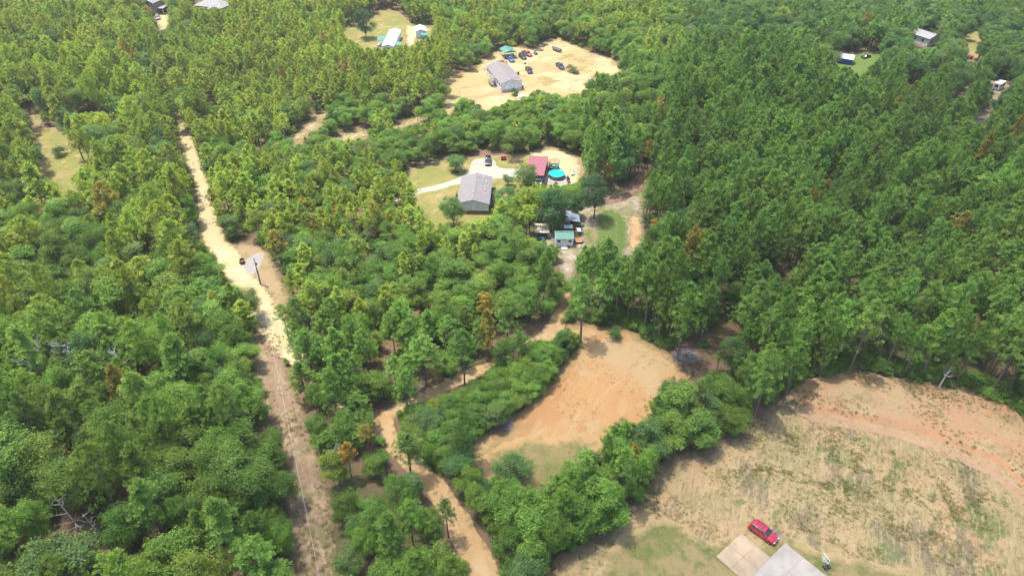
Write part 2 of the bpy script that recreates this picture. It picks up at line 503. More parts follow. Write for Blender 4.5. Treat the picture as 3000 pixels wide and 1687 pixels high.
V_TRACK6 = [(1132, 1318), (1185, 1312), (1210, 1345), (1225, 1385), (1160, 1385)]
V_YARD1 = [(1402, 185), (1415, 178), (1466, 158), (1462, 140), (1505, 140), (1520, 150), (1556, 150), (1583, 129), (1637, 112), (1647, 127), (1680, 136), (1709, 156), (1758, 167),
           (1793, 183), (1820, 200), (1808, 212), (1769, 208), (1734, 216), (1719, 245), (1705, 266), (1661, 276), (1641, 274), (1622, 262), (1598, 264),
           (1560, 259), (1552, 276), (1536, 284), (1486, 293), (1440, 318), (1412, 318), (1395, 293), (1369, 285), (1335, 300), (1315, 335), (1305, 325),
           (1318, 277), (1318, 240), (1345, 222), (1400, 205)]
V_YARD2 = [(1178, 512), (1246, 485), (1298, 477), (1382, 469), (1480, 463), (1549, 457), (1560, 446), (1622, 437), (1660, 449), (1695, 464), (1695, 531),
           (1600, 536), (1567, 537), (1480, 548), (1447, 548), (1445, 625), (1410, 645), (1360, 655), (1246, 640), (1228, 570), (1205, 530)]
V_SHEDS = [(1741, 591), (1783, 587), (1795, 574), (1861, 549), (1876, 491), (1895, 489), (1901, 529), (1878, 558), (1874, 599), (1880, 628), (1876, 723),
           (1830, 745), (1820, 758), (1810, 719), (1783, 698), (1754, 719), (1717, 723), (1696, 740), (1671, 773), (1663, 812), (1650, 806), (1655, 765),
           (1638, 723), (1622, 716), (1605, 700), (1570, 704), (1568, 668), (1610, 655), (1640, 632), (1690, 628), (1737, 636)]
V_LAWN = [(1003, 84), (1050, 80), (1102, 52), (1126, 29), (1167, 41), (1187, 67), (1204, 79), (1263, 76), (1262, 108), (1225, 122), (1200, 138), (1180, 128),
          (1137, 143), (1090, 138), (1067, 146), (1038, 122), (1012, 105)]
V_WEST = [(112, 390), (140, 380), (150, 410), (140, 440), (160, 462), (215, 450), (250, 452), (268, 480), (213, 508), (212, 560), (186, 556), (175, 538), (140, 525), (137, 467), (128, 430)]
V_SMALL = [[(150, 1462), (205, 1470), (290, 1595), (290, 1612), (255, 1612), (185, 1515)], [(320, 335), (345, 325), (348, 340), (325, 360)], [(205, 318), (285, 302), (290, 322), (220, 338)], [(96, 305), (124, 300), (122, 325), (98, 333)],
           [(838, 409), (920, 345), (948, 325), (952, 352), (900, 390), (862, 430)], [(975, 409), (1010, 390), (1078, 385), (1075, 400), (1010, 410)],
           [(1145, 370), (1180, 352), (1246, 345), (1246, 355), (1165, 373)],
           [(2460, 197), (2447, 180), (2462, 155), (2480, 155), (2550, 160), (2587, 154), (2572, 173), (2546, 202), (2533, 223), (2513, 230), (2505, 205)],
           [(2822, 97), (2866, 93), (2861, 106), (2850, 155), (2840, 158), (2838, 123)], [(2674, 100), (2745, 96), (2740, 140), (2680, 138)],
           [(2902, 240), (2945, 240), (2942, 268), (2902, 266)], [(2910, 275), (2925, 270), (2930, 290), (2905, 290)],
           [(2650, 235), (2690, 225), (2700, 240), (2665, 248)], [(2790, 262), (2835, 250), (2830, 285), (2800, 290)], [(2855, 330), (2910, 310), (2900, 350), (2860, 365)],
           [(425, 8), (480, 8), (492, 40), (490, 60), (478, 95), (468, 92), (462, 60), (440, 40)], [(560, -5), (665, -5), (665, 24), (625, 22), (560, 22)],
           [(2835, 162), (2870, 162), (2870, 180), (2835, 180)], [(1022, 1302), (1060, 1290), (1070, 1330), (1030, 1345)], [(1025, 1400), (1100, 1395), (1120, 1440), (1090, 1475), (1040, 1450)],
           [(760, 408), (775, 404), (772, 414), (760, 416)], [(355, 905), (400, 890), (410, 915), (370, 930)], [(350, 1580), (420, 1565), (440, 1590), (370, 1640)],
           [(2270, 790), (2330, 745), (2345, 760), (2300, 830)], [(2040, 940), (2110, 950), (2140, 1010), (2080, 1000)], [(1980, 1100), (2010, 1040), (2060, 1030), (2090, 1080), (2050, 1120)],
           [(1970, 1215), (2010, 1190), (2030, 1215), (1990, 1235)]]
VISIBLE = [V_ROAD, V_CLEAR, V_FIELD, V_TRACK, V_TRACK2, V_TRACK3, V_TRACK4, V_TRACK5, V_TRACK6, V_YARD1, V_YARD2, V_SHEDS, V_LAWN, V_WEST] + V_SMALL

W_ = {}   # ground outlines in metres, where no trunk stands
def reg(name, pts):
    W_[name] = [tuple(p) for p in pts]
    return W_[name]
def gpts(pix):
    return [tuple(S(*p).to_2d()) for p in pix]

sheet('power_line_corridor_ground', None, EASE_MAT, 0.004, 0.7, world_pts=reg('ease', gpts([(752, 930), (818, 985), (840, 1073), (866, 1138), (893, 1210), (915, 1273), (945, 1331), (950, 1400), (975, 1475), (980, 1580), (1005, 1760),
      (870, 1760), (850, 1629), (835, 1527), (835, 1411), (820, 1331), (800, 1240), (755, 1176), (742, 1107), (735, 1062), (742, 1000)])),
      label='brown bare strip under the power line')
sheet('road_verge_ground', None, VERGE_MAT, 0.008, 0.6, world_pts=reg('verge', gpts([(668, 705), (720, 712), (785, 725), (800, 765), (825, 816), (850, 873), (852, 920), (833, 945), (770, 850), (720, 790), (690, 750)])),
      label='bare verge around the utility pole')
_road = [(515, 290), (530, 350), (541, 398), (560, 450), (572, 490), (592, 540), (603, 590), (607, 640), (625, 690), (660, 750), (700, 812), (745, 870), (800, 950), (840, 1005)]
_rw = [2.6, 3, 3.6, 3.8, 4, 4, 4.2, 4.8, 5.8, 6.6, 6.6, 6.6, 6.4, 6]
reg('road', strip_poly(_road, _rw))
sheet('dirt_road', None, SAND_MAT, 0.012, 0.45, ew=1.2, world_pts=strip_poly(_road + [(880, 1050), (950, 1120), (1020, 1185), (1090, 1228)], _rw + [4.5, 3.4, 3, 3]),
      label='pale sandy dirt road running between the trees')
sheet('gravel_apron_road', None, GREY_GRAVEL, 0.016, 0.3, ew=0.8, world_pts=reg('apron', gpts([(705, 775), (745, 745), (772, 735), (776, 755), (748, 800), (733, 812)])), label='grey gravel apron beside the dirt road')
sheet('clay_track_road', None, CLAY_MAT, 0.012, 0.45, ew=1.0, world_pts=reg('track', strip_poly([(1425, 1760), (1424, 1690), (1378, 1600), (1335, 1510), (1275, 1430), (1225, 1370), (1160, 1310), (1110, 1240), (1150, 1205), (1220, 1175), (1300, 1135), (1390, 1090), (1480, 1057), (1560, 1015), (1615, 975), (1645, 920), (1660, 860), (1664, 800), (1668, 750)],
      [5, 5, 4.4, 4, 3.8, 3.8, 4, 4, 3.2, 3, 3, 3, 3, 3.6, 4.2, 3.4, 2.6, 2.6, 3])), label='orange clay track curving up to the sheds')
sheet('graded_clearing_ground', None, CLEAR_MAT, 0.008, 0.9, ew=3.0, world_pts=reg('clear', gpts([(1660, 945), (1750, 955), (1830, 958), (1890, 995), (1950, 1025), (2000, 1070), (2040, 1110), (1960, 1160), (1930, 1230), (1880, 1290), (1790, 1330), (1760, 1390), (1650, 1440), (1560, 1470), (1430, 1440), (1395, 1395),
      (1385, 1339), (1360, 1314), (1400, 1275), (1455, 1250), (1535, 1190), (1610, 1125), (1665, 1045), (1705, 1012), (1700, 990), (1640, 985)])), label='graded orange clay clearing among the trees')

BANK = [S(*p).to_2d() for p in [(2300, 1150), (2335, 1170), (2367, 1204), (2443, 1222), (2552, 1238), (2628, 1254), (2715, 1281), (2823, 1320), (2927, 1364), (2990, 1422), (3080, 1500), (3160, 1560)]]
def bank_h(x, y, d):
    # a low cut bank crossing the field: the ground beyond it stands higher
    best, side = 1e9, 0
    p = Vector((x, y))
    for i in range(len(BANK) - 1):
        a, b = BANK[i], BANK[i + 1]
        t = max(0, min(1, (p - a).dot(b - a) / (b - a).length_squared))
        q = a.lerp(b, t)
        l = (p - q).length
        if l < best:
            best = l
            side = (b - a).x * (p - a).y - (b - a).y * (p - a).x
    und = 0.035 * sample_noise(x, y, 0.25) + 0.02 * sample_noise(x, y, 0.9)
    k = min(1.0, d / 5.0)
    k = k * k * (3 - 2 * k)
    s = best if side > 0 else -best
    gul = 1.1 * sample_noise(x, y, 0.55, 3) + 0.9 * sample_noise(x, y, 1.7, 6)
    up = max(0, min(1, (s + gul * 0.55) / 1.0))
    return 0.03 * min(1, d) + k * (und + 0.03 + 0.85 * up * up * (3 - 2 * up))
FIELD = sheet('stubble_field', None, FIELD_MAT, 0.008, 1.0, grid=0.6, ew=4.0, hfun=bank_h, world_pts=reg('field', gpts([(1480, 1960), (1540, 1760), (1600, 1680), (1640, 1620), (1740, 1575), (1830, 1495), (1895, 1440), (1915, 1355), (2000, 1312), (2060, 1318), (2085, 1290), (2128, 1280), (2171, 1262),
      (2230, 1235), (2232, 1195), (2295, 1180), (2305, 1140), (2360, 1118), (2443, 1098), (2550, 1088), (2620, 1115), (2700, 1125), (2790, 1140), (2880, 1160), (2960, 1190), (3010, 1245), (3120, 1300), (3200, 1760), (3200, 1960)])), label='tan stubble field with green weed patches and a low cut bank')
def bank_side(x, y):
    best, sd = 1e9, 0.0
    p = Vector((x, y))
    for i in range(len(BANK) - 1):
        a, b = BANK[i], BANK[i + 1]
        t = max(0, min(1, (p - a).dot(b - a) / (b - a).length_squared))
        l = (p - a.lerp(b, t)).length
        if l < best:
            best, sd = l, (b - a).x * (p - a).y - (b - a).y * (p - a).x
    return best if sd > 0 else -best
_a = FIELD.data.attributes.new('above', 'FLOAT', 'POINT')
_a.data.foreach_set('value', np.array([min(1.0, max(0.0, 0.5 + bank_side(v.co.x, v.co.y) / 5.0)) if v.co.x > 30 else 0.0 for v in FIELD.data.vertices], np.float32))
def on_field2(x, y, d): return bank_h(x, y, 9.0) * min(1.0, 0.25 + d) + 0.015
def on_field(x, y, d): return bank_h(x, y, 9.0) + 0.02
sheet('clearing_grass_ground', None, CLEARGRASS_MAT, 0, 1.2, ew=4.0, world_pts=gpts([(1400, 1345), (1450, 1300), (1540, 1275), (1620, 1285), (1740, 1255), (1770, 1300), (1740, 1400), (1600, 1460), (1430, 1440)]), label='thin green grass on the near end of the orange clearing')
sheet('bank_foot_path', None, BANKTRACK_MAT, 0.012, 0.35, ew=1.2, grid=0.9, hfun=on_field, world_pts=strip_poly([(2330, 1195), (2375, 1222), (2450, 1236), (2550, 1252), (2625, 1270), (2710, 1298), (2815, 1338), (2915, 1384), (2980, 1440), (3060, 1510)], [1.6, 2.2, 2.4, 2.4, 2.4, 2.5, 2.5, 2.5, 2.6, 2.6]), label='smooth pink clay path along the foot of the cut bank')
sheet('pad_lawn', None, PADLAWN_MAT, 0.045, 0.8, ew=2.5, grid=0.9, hfun=on_field, world_pts=gpts([(1720, 1760), (1780, 1600), (1880, 1530), (1990, 1520), (2060, 1600), (2165, 1556), (2230, 1590), (2300, 1570), (2400, 1610), (2540, 1640), (2700, 1680), (2780, 1760)]), label='thin green lawn around the concrete pad')
sheet('sandy_yard_ground', None, YARD_SAND, 0.012, 0.9, grid=2.2, ew=3.0, world_pts=reg('yard1', gpts([(1398, 182), (1440, 160), (1466, 140), (1510, 136), (1556, 146), (1583, 124), (1637, 106), (1655, 122), (1690, 132), (1720, 150), (1768, 162),
      (1805, 180), (1835, 200), (1820, 222), (1770, 230), (1745, 250), (1725, 275), (1680, 296), (1600, 300), (1540, 310), (1486, 318), (1440, 345), (1400, 345), (1370, 310), (1345, 325), (1310, 365), (1290, 345),
      (1308, 277), (1310, 236), (1340, 216), (1395, 203)])), label='bright yellow sand yard around the white house')
sheet('house_lawn', None, LAWN_MAT, 0.012, 0.8, ew=2.2, world_pts=reg('yard2', gpts([(1150, 530), (1178, 505), (1246, 478), (1298, 470), (1382, 460), (1480, 455), (1549, 452), (1560, 440), (1622, 430), (1665, 442), (1708, 462), (1712, 540),
      (1640, 575), (1567, 570), (1500, 600), (1470, 660), (1400, 700), (1330, 700), (1240, 690), (1215, 600), (1190, 560)])), label='dry mown lawn around the grey-roofed house')
sheet('sandy_barn_yard_ground', None, SAND_MAT, 0.016, 0.7, ew=2.0, world_pts=gpts([(1545, 458), (1560, 444), (1622, 434), (1660, 446), (1700, 465), (1705, 520), (1690, 545), (1640, 548), (1600, 545), (1598, 500), (1606, 470)]), label='sandy ground around the pool')
sheet('gravel_driveway_road', None, DRIVE_MAT, 0.020, 0.25, ew=0.5, world_pts=gpts([(1150, 580), (1230, 552), (1290, 540), (1350, 520), (1372, 505), (1382, 468), (1420, 462), (1450, 468), (1455, 492), (1500, 496), (1560, 492), (1562, 520), (1500, 523), (1460, 522), (1400, 530), (1340, 540), (1290, 557), (1232, 566), (1155, 596)]), label='pale gravel driveway beside the grey-roofed house')
sheet('pool_pad_ground', None, GREY_GRAVEL, 0.020, 0.15, ew=0.5, smooth=1, world_pts=gpts([(1592, 512), (1665, 512), (1672, 542), (1585, 542)]), label='grey gravel pad under the pool')
sheet('shed_yard_ground', None, PALE_MAT, 0.012, 0.8, ew=2.5, world_pts=reg('sheds', gpts([(1570, 650), (1640, 620), (1700, 615), (1741, 580), (1790, 570), (1861, 540), (1874, 480), (1897, 480), (1908, 529), (1885, 575), (1888, 628), (1890, 745), (1830, 770), (1750, 745), (1700, 760), (1680, 850), (1650, 850), (1645, 790), (1610, 735), (1560, 720)])), label='trampled pale sand and weeds around the sheds')
sheet('straw_path', None, BROWN_PATH, 0.016, 0.5, ew=1.5, world_pts=gpts([(1745, 590), (1783, 587), (1861, 552), (1876, 470), (1885, 440), (1900, 440), (1898, 489), (1905, 529), (1878, 562), (1830, 590), (1775, 603)]), label='brown pine straw path leaving the shed yard')
sheet('garden_lawn', None, GREEN_MAT, 0.016, 0.5, ew=1.5, world_pts=gpts([(1748, 618), (1790, 612), (1835, 630), (1840, 680), (1832, 760), (1780, 760), (1735, 740)]), label='green garden plot beside the sheds')
sheet('garden_sand_path', None, CLAY_MAT, 0.018, 0.4, ew=1.2, world_pts=gpts([(1842, 632), (1878, 632), (1880, 740), (1845, 760)]), label='bare tan strip beside the garden')
sheet('shed_weed_lawn', None, GREEN_MAT, 0.017, 0.5, ew=2.0, world_pts=gpts([(1708, 672), (1742, 668), (1745, 720), (1712, 722)]), label='weedy grass beside the trailer')
sheet('far_lawn', None, LAWN_MAT, 0.012, 0.9, grid=2.2, ew=2.5, world_pts=reg('lawn', gpts([(990, 84), (1050, 74), (1095, 48), (1122, 22), (1172, 35), (1195, 62), (1215, 72), (1275, 70), (1275, 118), (1235, 140), (1205, 160), (1130, 170), (1060, 170), (1020, 135)])), label='dry lawn around the white mobile home')
sheet('far_sand_path', None, SAND_MAT, 0.016, 0.8, grid=2.0, ew=1.5, world_pts=gpts([(1185, 78), (1205, 76), (1262, 80), (1260, 95), (1222, 100), (1215, 130), (1206, 165), (1190, 160), (1192, 120)]), label='pale sand track beside the mobile home')
sheet('west_lawn', None, LAWN_MAT, 0.012, 1.0, grid=2.0, ew=2.5, world_pts=reg('west', gpts([(85, 300), (130, 296), (135, 340), (110, 385), (150, 366), (230, 415), (265, 430), (280, 490), (235, 530), (230, 590), (175, 590), (120, 545), (118, 467), (100, 410)])), label='patchy lawn opening in the woods')
for i, pl in enumerate([[(825, 425), (915, 340), (955, 318), (962, 355), (905, 405), (850, 445)], [(950, 420), (1000, 385), (1090, 376), (1085, 410), (1010, 422)], [(1130, 378), (1180, 345), (1260, 336), (1255, 362), (1165, 382)]]):
    sheet('sandy_gap_ground', None, SAND_MAT, 0.006, 2.4, ew=6.0, world_pts=reg('gap%d' % i, gpts(pl)), label='pale sandy gap between the young trees')
sheet('tent_lawn', None, GREEN_MAT, 0.012, 0.8, grid=2.0, ew=2.5, world_pts=reg('tl', gpts([(2440, 205), (2440, 170), (2480, 150), (2550, 155), (2600, 148), (2580, 178), (2556, 210), (2538, 240), (2505, 250)])), label='green lawn beside the canopy shed')
sheet('sunny_far_lawn', None, LAWN_MAT, 0.012, 0.8, grid=2.0, ew=2.5, world_pts=reg('tl2', gpts([(2812, 94), (2875, 86), (2875, 106), (2868, 175), (2830, 175), (2830, 123)])), label='sunny yellow lawn among far trees')
sheet('camper_yard_ground', None, PALE_MAT, 0.012, 1.0, grid=2.2, ew=3.0, world_pts=(reg('tl3', gpts([(2895, 240), (2955, 238), (2950, 285), (2900, 290)])), gpts([(2890, 235), (2960, 232), (2955, 300), (2930, 350), (2850, 380), (2780, 310), (2640, 260), (2660, 225), (2750, 245)]))[1], label='bare pinkish ground around the camper')
sheet('tower_drive_road', None, SAND_MAT, 0.012, 0.8, grid=2.2, ew=2.0, world_pts=reg('tl4', gpts([(460, 40), (495, 34), (500, 60), (488, 105), (462, 115), (458, 70)])), label='pale sand drive beside the tall grey house')
reg('tl5', gpts([(550, -10), (680, -10), (680, 40), (550, 40)])); reg('tl6', gpts([(420, 20), (470, 10), (475, 50), (430, 50)])); reg('tl7', gpts([(2670, 110), (2750, 105), (2750, 150), (2670, 150)]))
reg('m1', gpts([(1985, 1040), (2060, 1020), (2090, 1080), (2040, 1120), (1990, 1110)]))
# ------------------------------------------------------------------ buildings
ROOF_GREY = paint('grey_shingles', (0.175, 0.155, 0.15), 0.9, grime=0.06, gscale=0.6, bump=0.02)
ROOF_TAUPE = paint('taupe_shingles', (0.185, 0.158, 0.148), 0.9, grime=0.06, gscale=0.5, bump=0.02)
ROOF_PALE = paint('pale_grey_shingles', (0.24, 0.23, 0.23), 0.85, grime=0.1, gscale=0.6, bump=0.02)
SIDING_WHITE = ribbed('white_lap_siding', (0.80, 0.81, 0.81), 2, 0.2, 0.6, depth=0.012)
SIDING_GREY = ribbed('pale_grey_siding', (0.62, 0.63, 0.63), 2, 0.2, 0.6, depth=0.012)
SIDING_DGREY = ribbed('slate_siding', (0.27, 0.28, 0.30), 2, 0.2, 0.6, depth=0.012)
METAL_RED = ribbed('faded_red_metal', (0.24, 0.075, 0.085), 0, 0.45, 0.45)
METAL_GREEN = ribbed('green_metal', (0.075, 0.21, 0.155), 0, 0.4, 0.45)
METAL_GREY = ribbed('grey_blue_metal', (0.25, 0.28, 0.32), 0, 0.4, 0.4, 0.2)
METAL_BEIGE = ribbed('beige_metal', (0.42, 0.38, 0.28), 0, 0.5, 0.5, depth=0.05)
METAL_WHITE = ribbed('white_metal_roof', (0.62, 0.64, 0.65), 1, 0.6, 0.4)
WHITE = paint('white_trim', (0.66, 0.66, 0.65), 0.5, grime=0.06)
BRICK = paint('brick_skirting', (0.27, 0.115, 0.06), 0.9, grime=0.2, gscale=3)
WOOD_BROWN = ribbed('stained_planks', (0.25, 0.135, 0.05), 0, 0.25, 0.7)
WOOD_ORANGE = paint('fresh_plywood', (0.36, 0.17, 0.055), 0.7, grime=0.2)
WOOD_GREY = paint('weathered_wood', (0.20, 0.165, 0.135), 0.85, grime=0.2, gscale=3)
WOOD_DARK = paint('dark_deck_wood', (0.075, 0.06, 0.05), 0.85, grime=0.2, gscale=3)
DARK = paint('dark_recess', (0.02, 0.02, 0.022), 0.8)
GLASS = paint('window_glass', (0.035, 0.045, 0.055), 0.08, spec=0.7, grime=0.05)
STEEL = paint('galvanised_steel', (0.22, 0.23, 0.24), 0.5, 0.5, grime=0.15)
BLACK = paint('black_plastic', (0.018, 0.018, 0.02), 0.5, grime=0.1)
RED = paint('red_plastic', (0.42, 0.035, 0.03), 0.45)
CANVAS = paint('white_canvas', (0.62, 0.62, 0.60), 0.8, grime=0.08)
BLUE_WALL = paint('blue_panel', (0.03, 0.05, 0.22), 0.6)
RUST = paint('rusty_steel', (0.22, 0.09, 0.04), 0.85, grime=0.25, gscale=4)

EXTRA = []
def foot(loc, rz, w, l, m=1.0):
    c, s = math.cos(rz), math.sin(rz)
    pts = [(loc[0] + c * x - s * y, loc[1] + s * x + c * y) for x, y in ((-w / 2 - m, -l / 2 - m), (w / 2 + m, -l / 2 - m), (w / 2 + m, l / 2 + m), (-w / 2 - m, l / 2 + m))]
    EXTRA.append(pts)

def window(parent, c, w, h, nrm, frame=WHITE, panes=1):
    """c: centre in the parent's frame; nrm: 'x+','x-','y+','y-'"""
    ax, sg = nrm[0], 1 if nrm[1] == '+' else -1
    m = MB(); g = MB()
    t = 0.09
    def bx(mb, u, z, du, dz, out, th):
        if ax == 'y': mb.box((c[0] + u, c[1] + sg * out, c[2] + z), (du, th, dz))
        else: mb.box((c[0] + sg * out, c[1] + u, c[2] + z), (th, du, dz))
    bx(m, 0, h / 2 + t / 2, w + 2 * t, t, 0.03, 0.07); bx(m, 0, -h / 2 - t / 2, w + 2 * t, t, 0.03, 0.07)
    bx(m, -w / 2 - t / 2, 0, t, h, 0.03, 0.07); bx(m, w / 2 + t / 2, 0, t, h, 0.03, 0.07)
    for k in range(1, panes):
        bx(m, -w / 2 + w * k / panes, 0, 0.06, h, 0.03, 0.06)
    bx(m, 0, 0, w, 0.05, 0.028, 0.05)
    bx(g, 0, 0, w, h, 0.0, 0.03)
    o = m.build('window', frame, parent)
    g.build('pane', GLASS, o)
    return o

def gable_house(name, label, cat, loc, rz, W, L, hw, rise, wall, roof, skirt=None, sh=0.7, over=0.35, trim=WHITE, hip=False, mono=0.0):
    t = thing(name, label, cat, loc, rz)
    foot(loc, rz, W, L)
    a, b = W / 2, L / 2
    z0 = sh if skirt else 0.0
    if skirt:
        MB().box((0, 0, sh / 2 - 0.05), (W - 0.08, L - 0.08, sh + 0.1)).build('skirting', skirt, t)
    m = MB()
    if hip:
        m.box((0, 0, (z0 + hw) / 2), (W, L, hw - z0))
    else:
        p = [(-a, z0), (a, z0), (a, hw), (0, hw + rise), (-a, hw)]
        v = [(x, -b, z) for x, z in p] + [(x, b, z) for x, z in p]
        m.add(v, [(0, 1, 2, 3, 4), (9, 8, 7, 6, 5), (0, 5, 6, 1), (1, 6, 7, 2), (4, 9, 5, 0)])
    m.build('wall', wall, t)
    th, o = 0.12, over
    if hip:
        r = MB()
        e = [(-a - o, -b - o, hw), (a + o, -b - o, hw), (a + o, b + o, hw), (-a - o, b + o, hw)]
        q = max(0.0, b - a)
        k = [(0, -q, hw + rise), (0, q, hw + rise)]
        low = [(x, y, z - th) for x, y, z in e]
        r.add(e + k + low, [(0, 1, 4), (1, 2, 5, 4), (2, 3, 5), (3, 0, 4, 5), (0, 6, 7, 1), (1, 7, 8, 2), (2, 8, 9, 3), (3, 9, 6, 0), (6, 9, 8, 7)])
        ro = r.build('roof', roof, t)
    else:
        sl = rise / a
        r = MB()
        for s in (-1, 1):
            e = (s * (a + o), hw - o * sl + 0.02)
            pts = [(0, -b - o, hw + rise + 0.02), (e[0], -b - o, e[1]), (e[0], b + o, e[1]), (0, b + o, hw + rise + 0.02)]
            if s < 0: pts = pts[::-1]
            r.quad(*[Vector(p) for p in pts], th=th)
        ro = r.build('roof', roof, t)
        MB().box((0, 0, hw + rise + 0.15), (0.3, L + 2 * o, 0.05)).build('ridge_cap', roof, ro)
        for y in (-b - o - 0.03, b + o + 0.03):
            f = MB()
            for s in (-1, 1):
                f.quad((0, y, hw + rise - 0.1), (s * (a + o), y, hw - o * sl - 0.1), (s * (a + o), y, hw - o * sl + 0.13), (0, y, hw + rise + 0.13), th=0.04)
            f.build('bargeboard', trim, ro)
    return t, ro

def vents(ro, pts, mat=WHITE):
    for (x, y, z) in pts:
        MB().tube([(x, y, z - 0.2), (x, y, z + 0.45)], 0.13, 8).build('vent_pipe', mat, ro)

def steps(parent, c, w, n, rise, run, d, mat, name='step'):
    for i in range(n):
        MB().box((c[0] + d[0] * run * i, c[1] + d[1] * run * i, c[2] - rise * i), ((w if d[1] else run), (run if d[1] else w), 0.08)).build(name, mat, parent)

def deck(parent, c, w, l, z, mat, rail=True, open_side=None):
    m = MB().box((c[0], c[1], z - 0.06), (w, l, 0.12))
    o = m.build('deck', mat, parent)
    for x in (-1, 1):
        for y in (-1, 1):
            MB().box((c[0] + x * (w / 2 - 0.08), c[1] + y * (l / 2 - 0.08), z / 2 - 0.07), (0.12, 0.12, z - 0.1)).build('post', mat, o)
    if rail:
        r = MB()
        sides = {'x+': ((w / 2, -l / 2), (w / 2, l / 2)), 'x-': ((-w / 2, -l / 2), (-w / 2, l / 2)), 'y-': ((-w / 2, -l / 2), (w / 2, -l / 2)), 'y+': ((-w / 2, l / 2), (w / 2, l / 2))}
        for k, (p, q) in sides.items():
            if open_side and k in open_side: continue
            r.tube([(c[0] + p[0], c[1] + p[1], z + 0.95), (c[0] + q[0], c[1] + q[1], z + 0.95)], 0.05, 4)
            ln = math.hypot(q[0] - p[0], q[1] - p[1]); nn = max(2, int(ln / 0.5))
            for i in range(nn + 1):
                f = i / nn
                x, y = c[0] + p[0] + (q[0] - p[0]) * f, c[1] + p[1] + (q[1] - p[1]) * f
                r.tube([(x, y, z), (x, y, z + 0.95)], 0.03, 4)
        r.build('railing', mat, o)
    return o

def carport(name, label, loc, rz, W, L, h, rise, roof, post, fascia=None, slope=0.0, cat='carport'):
    """open roof on posts; rise>0 gable, slope>0 single pitch falling to -x"""
    t = thing(name, label, cat, loc, rz)
    foot(loc, rz, W, L, 0.5)
    a, b = W / 2, L / 2
    r = MB()
    if rise:
        for s in (-1, 1):
            pts = [Vector((0, -b, h + rise)), Vector((s * a, -b, h)), Vector((s * a, b, h)), Vector((0, b, h + rise))]
            r.quad(*(pts[::-1] if s < 0 else pts), th=0.07)
    else:
        r.quad((-a, -b, h), (a, -b, h + slope), (a, b, h + slope), (-a, b, h), th=0.07)
    ro = r.build('roof', roof, t)
    if rise:
        g = MB()
        g.add([(-a, -b + 0.02, h - 0.02), (a, -b + 0.02, h - 0.02), (0, -b + 0.02, h + rise - 0.02)], [(0, 1, 2)])
        g.build('gable_panel', roof, ro)
    ny = max(2, int(L / 3) + 1)
    for x in (-1, 1):
        for i in range(ny):
            y = -b + 0.15 + (L - 0.3) * i / (ny - 1)
            zt = h if rise or x < 0 else h + slope
            MB().box((x * (a - 0.12), y, zt / 2 - 0.04), (0.12, 0.12, zt - 0.02)).build('post', post, t)
    return t

# grey-roofed house with brick skirting
H2 = Vector((-10.05, 170.2, 0)); h2r = R(-1.9)
h2, ro = gable_house('grey_roofed_house', 'long house with grey shingle roof, pale grey gable and brick skirting on a lawn', 'house', H2, h2r, 8.0, 14.0, 3.2, 1.15, SIDING_GREY, ROOF_GREY, BRICK, 0.8)
vents(ro, [(0.7, 5.6, 4.25), (2.1, 5.5, 3.85), (2.9, 3.2, 3.65), (2.6, 0.3, 3.7), (2.7, -1.2, 3.7), (-0.4, -3.6, 4.3)])
deck(h2, (4.6, 0.6), 1.1, 10.5, 0.75, WOOD_DARK, True, ('x-',))
deck(h2, (-4.7, 0.2), 1.2, 3.0, 0.75, WOOD_DARK, True, ('x+',))
for y in (-4.5, -1.5, 3.8): window(h2, (-4.0, y, 2.1), 1.1, 1.2, 'x-')
for y in (-5, 3, 5.2): window(h2, (4.0, y, 2.1), 1.1, 1.2, 'x+')
for k, y in ((4.0, 0.8), (-4.0, 0.6)):
    MB().box((k * 1.006, y, 1.78), (0.06, 0.95, 2.0)).build('door', WHITE, h2)

# white house on the sand yard
H1 = Vector((-3.0, 256.2, 0)); h1r = R(18.0)
h1, ro = gable_house('white_house', 'white sided double-wide house with taupe roof on the yellow sand yard', 'house', H1, h1r, 7.9, 18.2, 3.3, 1.15, SIDING_WHITE, ROOF_TAUPE, SIDING_GREY, 0.8)
vents(ro, [(2.3, -7.0, 3.9), (3.3, -5.2, 3.6), (-0.8, 8.0, 4.2), (1.6, -6.6, 4.1)])
for y in (-7.2, -4.9, 2.2, 5.2, 7.5): window(h1, (-3.95, y, 2.2), 1.0, 1.25, 'x-')
MB().box((-3.98, -1.2, 1.85), (0.06, 1.0, 2.05)).build('door', WHITE, h1)
dk = deck(h1, (-5.0, -1.6), 2.0, 3.0, 0.8, WOOD_GREY, True, ('x+', 'y-'))
steps(h1, (-5.0, -3.3, 0.68), 1.2, 4, 0.17, 0.3, (0, -1), WOOD_GREY)
pr = MB()
for y0 in (-0.9,):
    pr.quad((-3.9, -3.4, 3.35), (-5.3, -3.4, 3.0), (-5.3, 0.2, 3.0), (-3.9, 0.2, 3.35), th=0.1)
pr.build('porch_roof', ROOF_TAUPE, h1)
for y in (-3.2, 0.0): MB().box((-5.15, y, 1.85), (0.1, 0.1, 2.3)).build('porch_post', WHITE, h1)

# green carport
CP = S(1490, 171); cpr = R(20)
carport('green_carport', 'open carport with green metal gable roof over a blue pickup', CP + Vector((-0.3, 2.0, 0)), cpr, 5.2, 6.0, 2.5, 0.85, METAL_GREEN, STEEL)

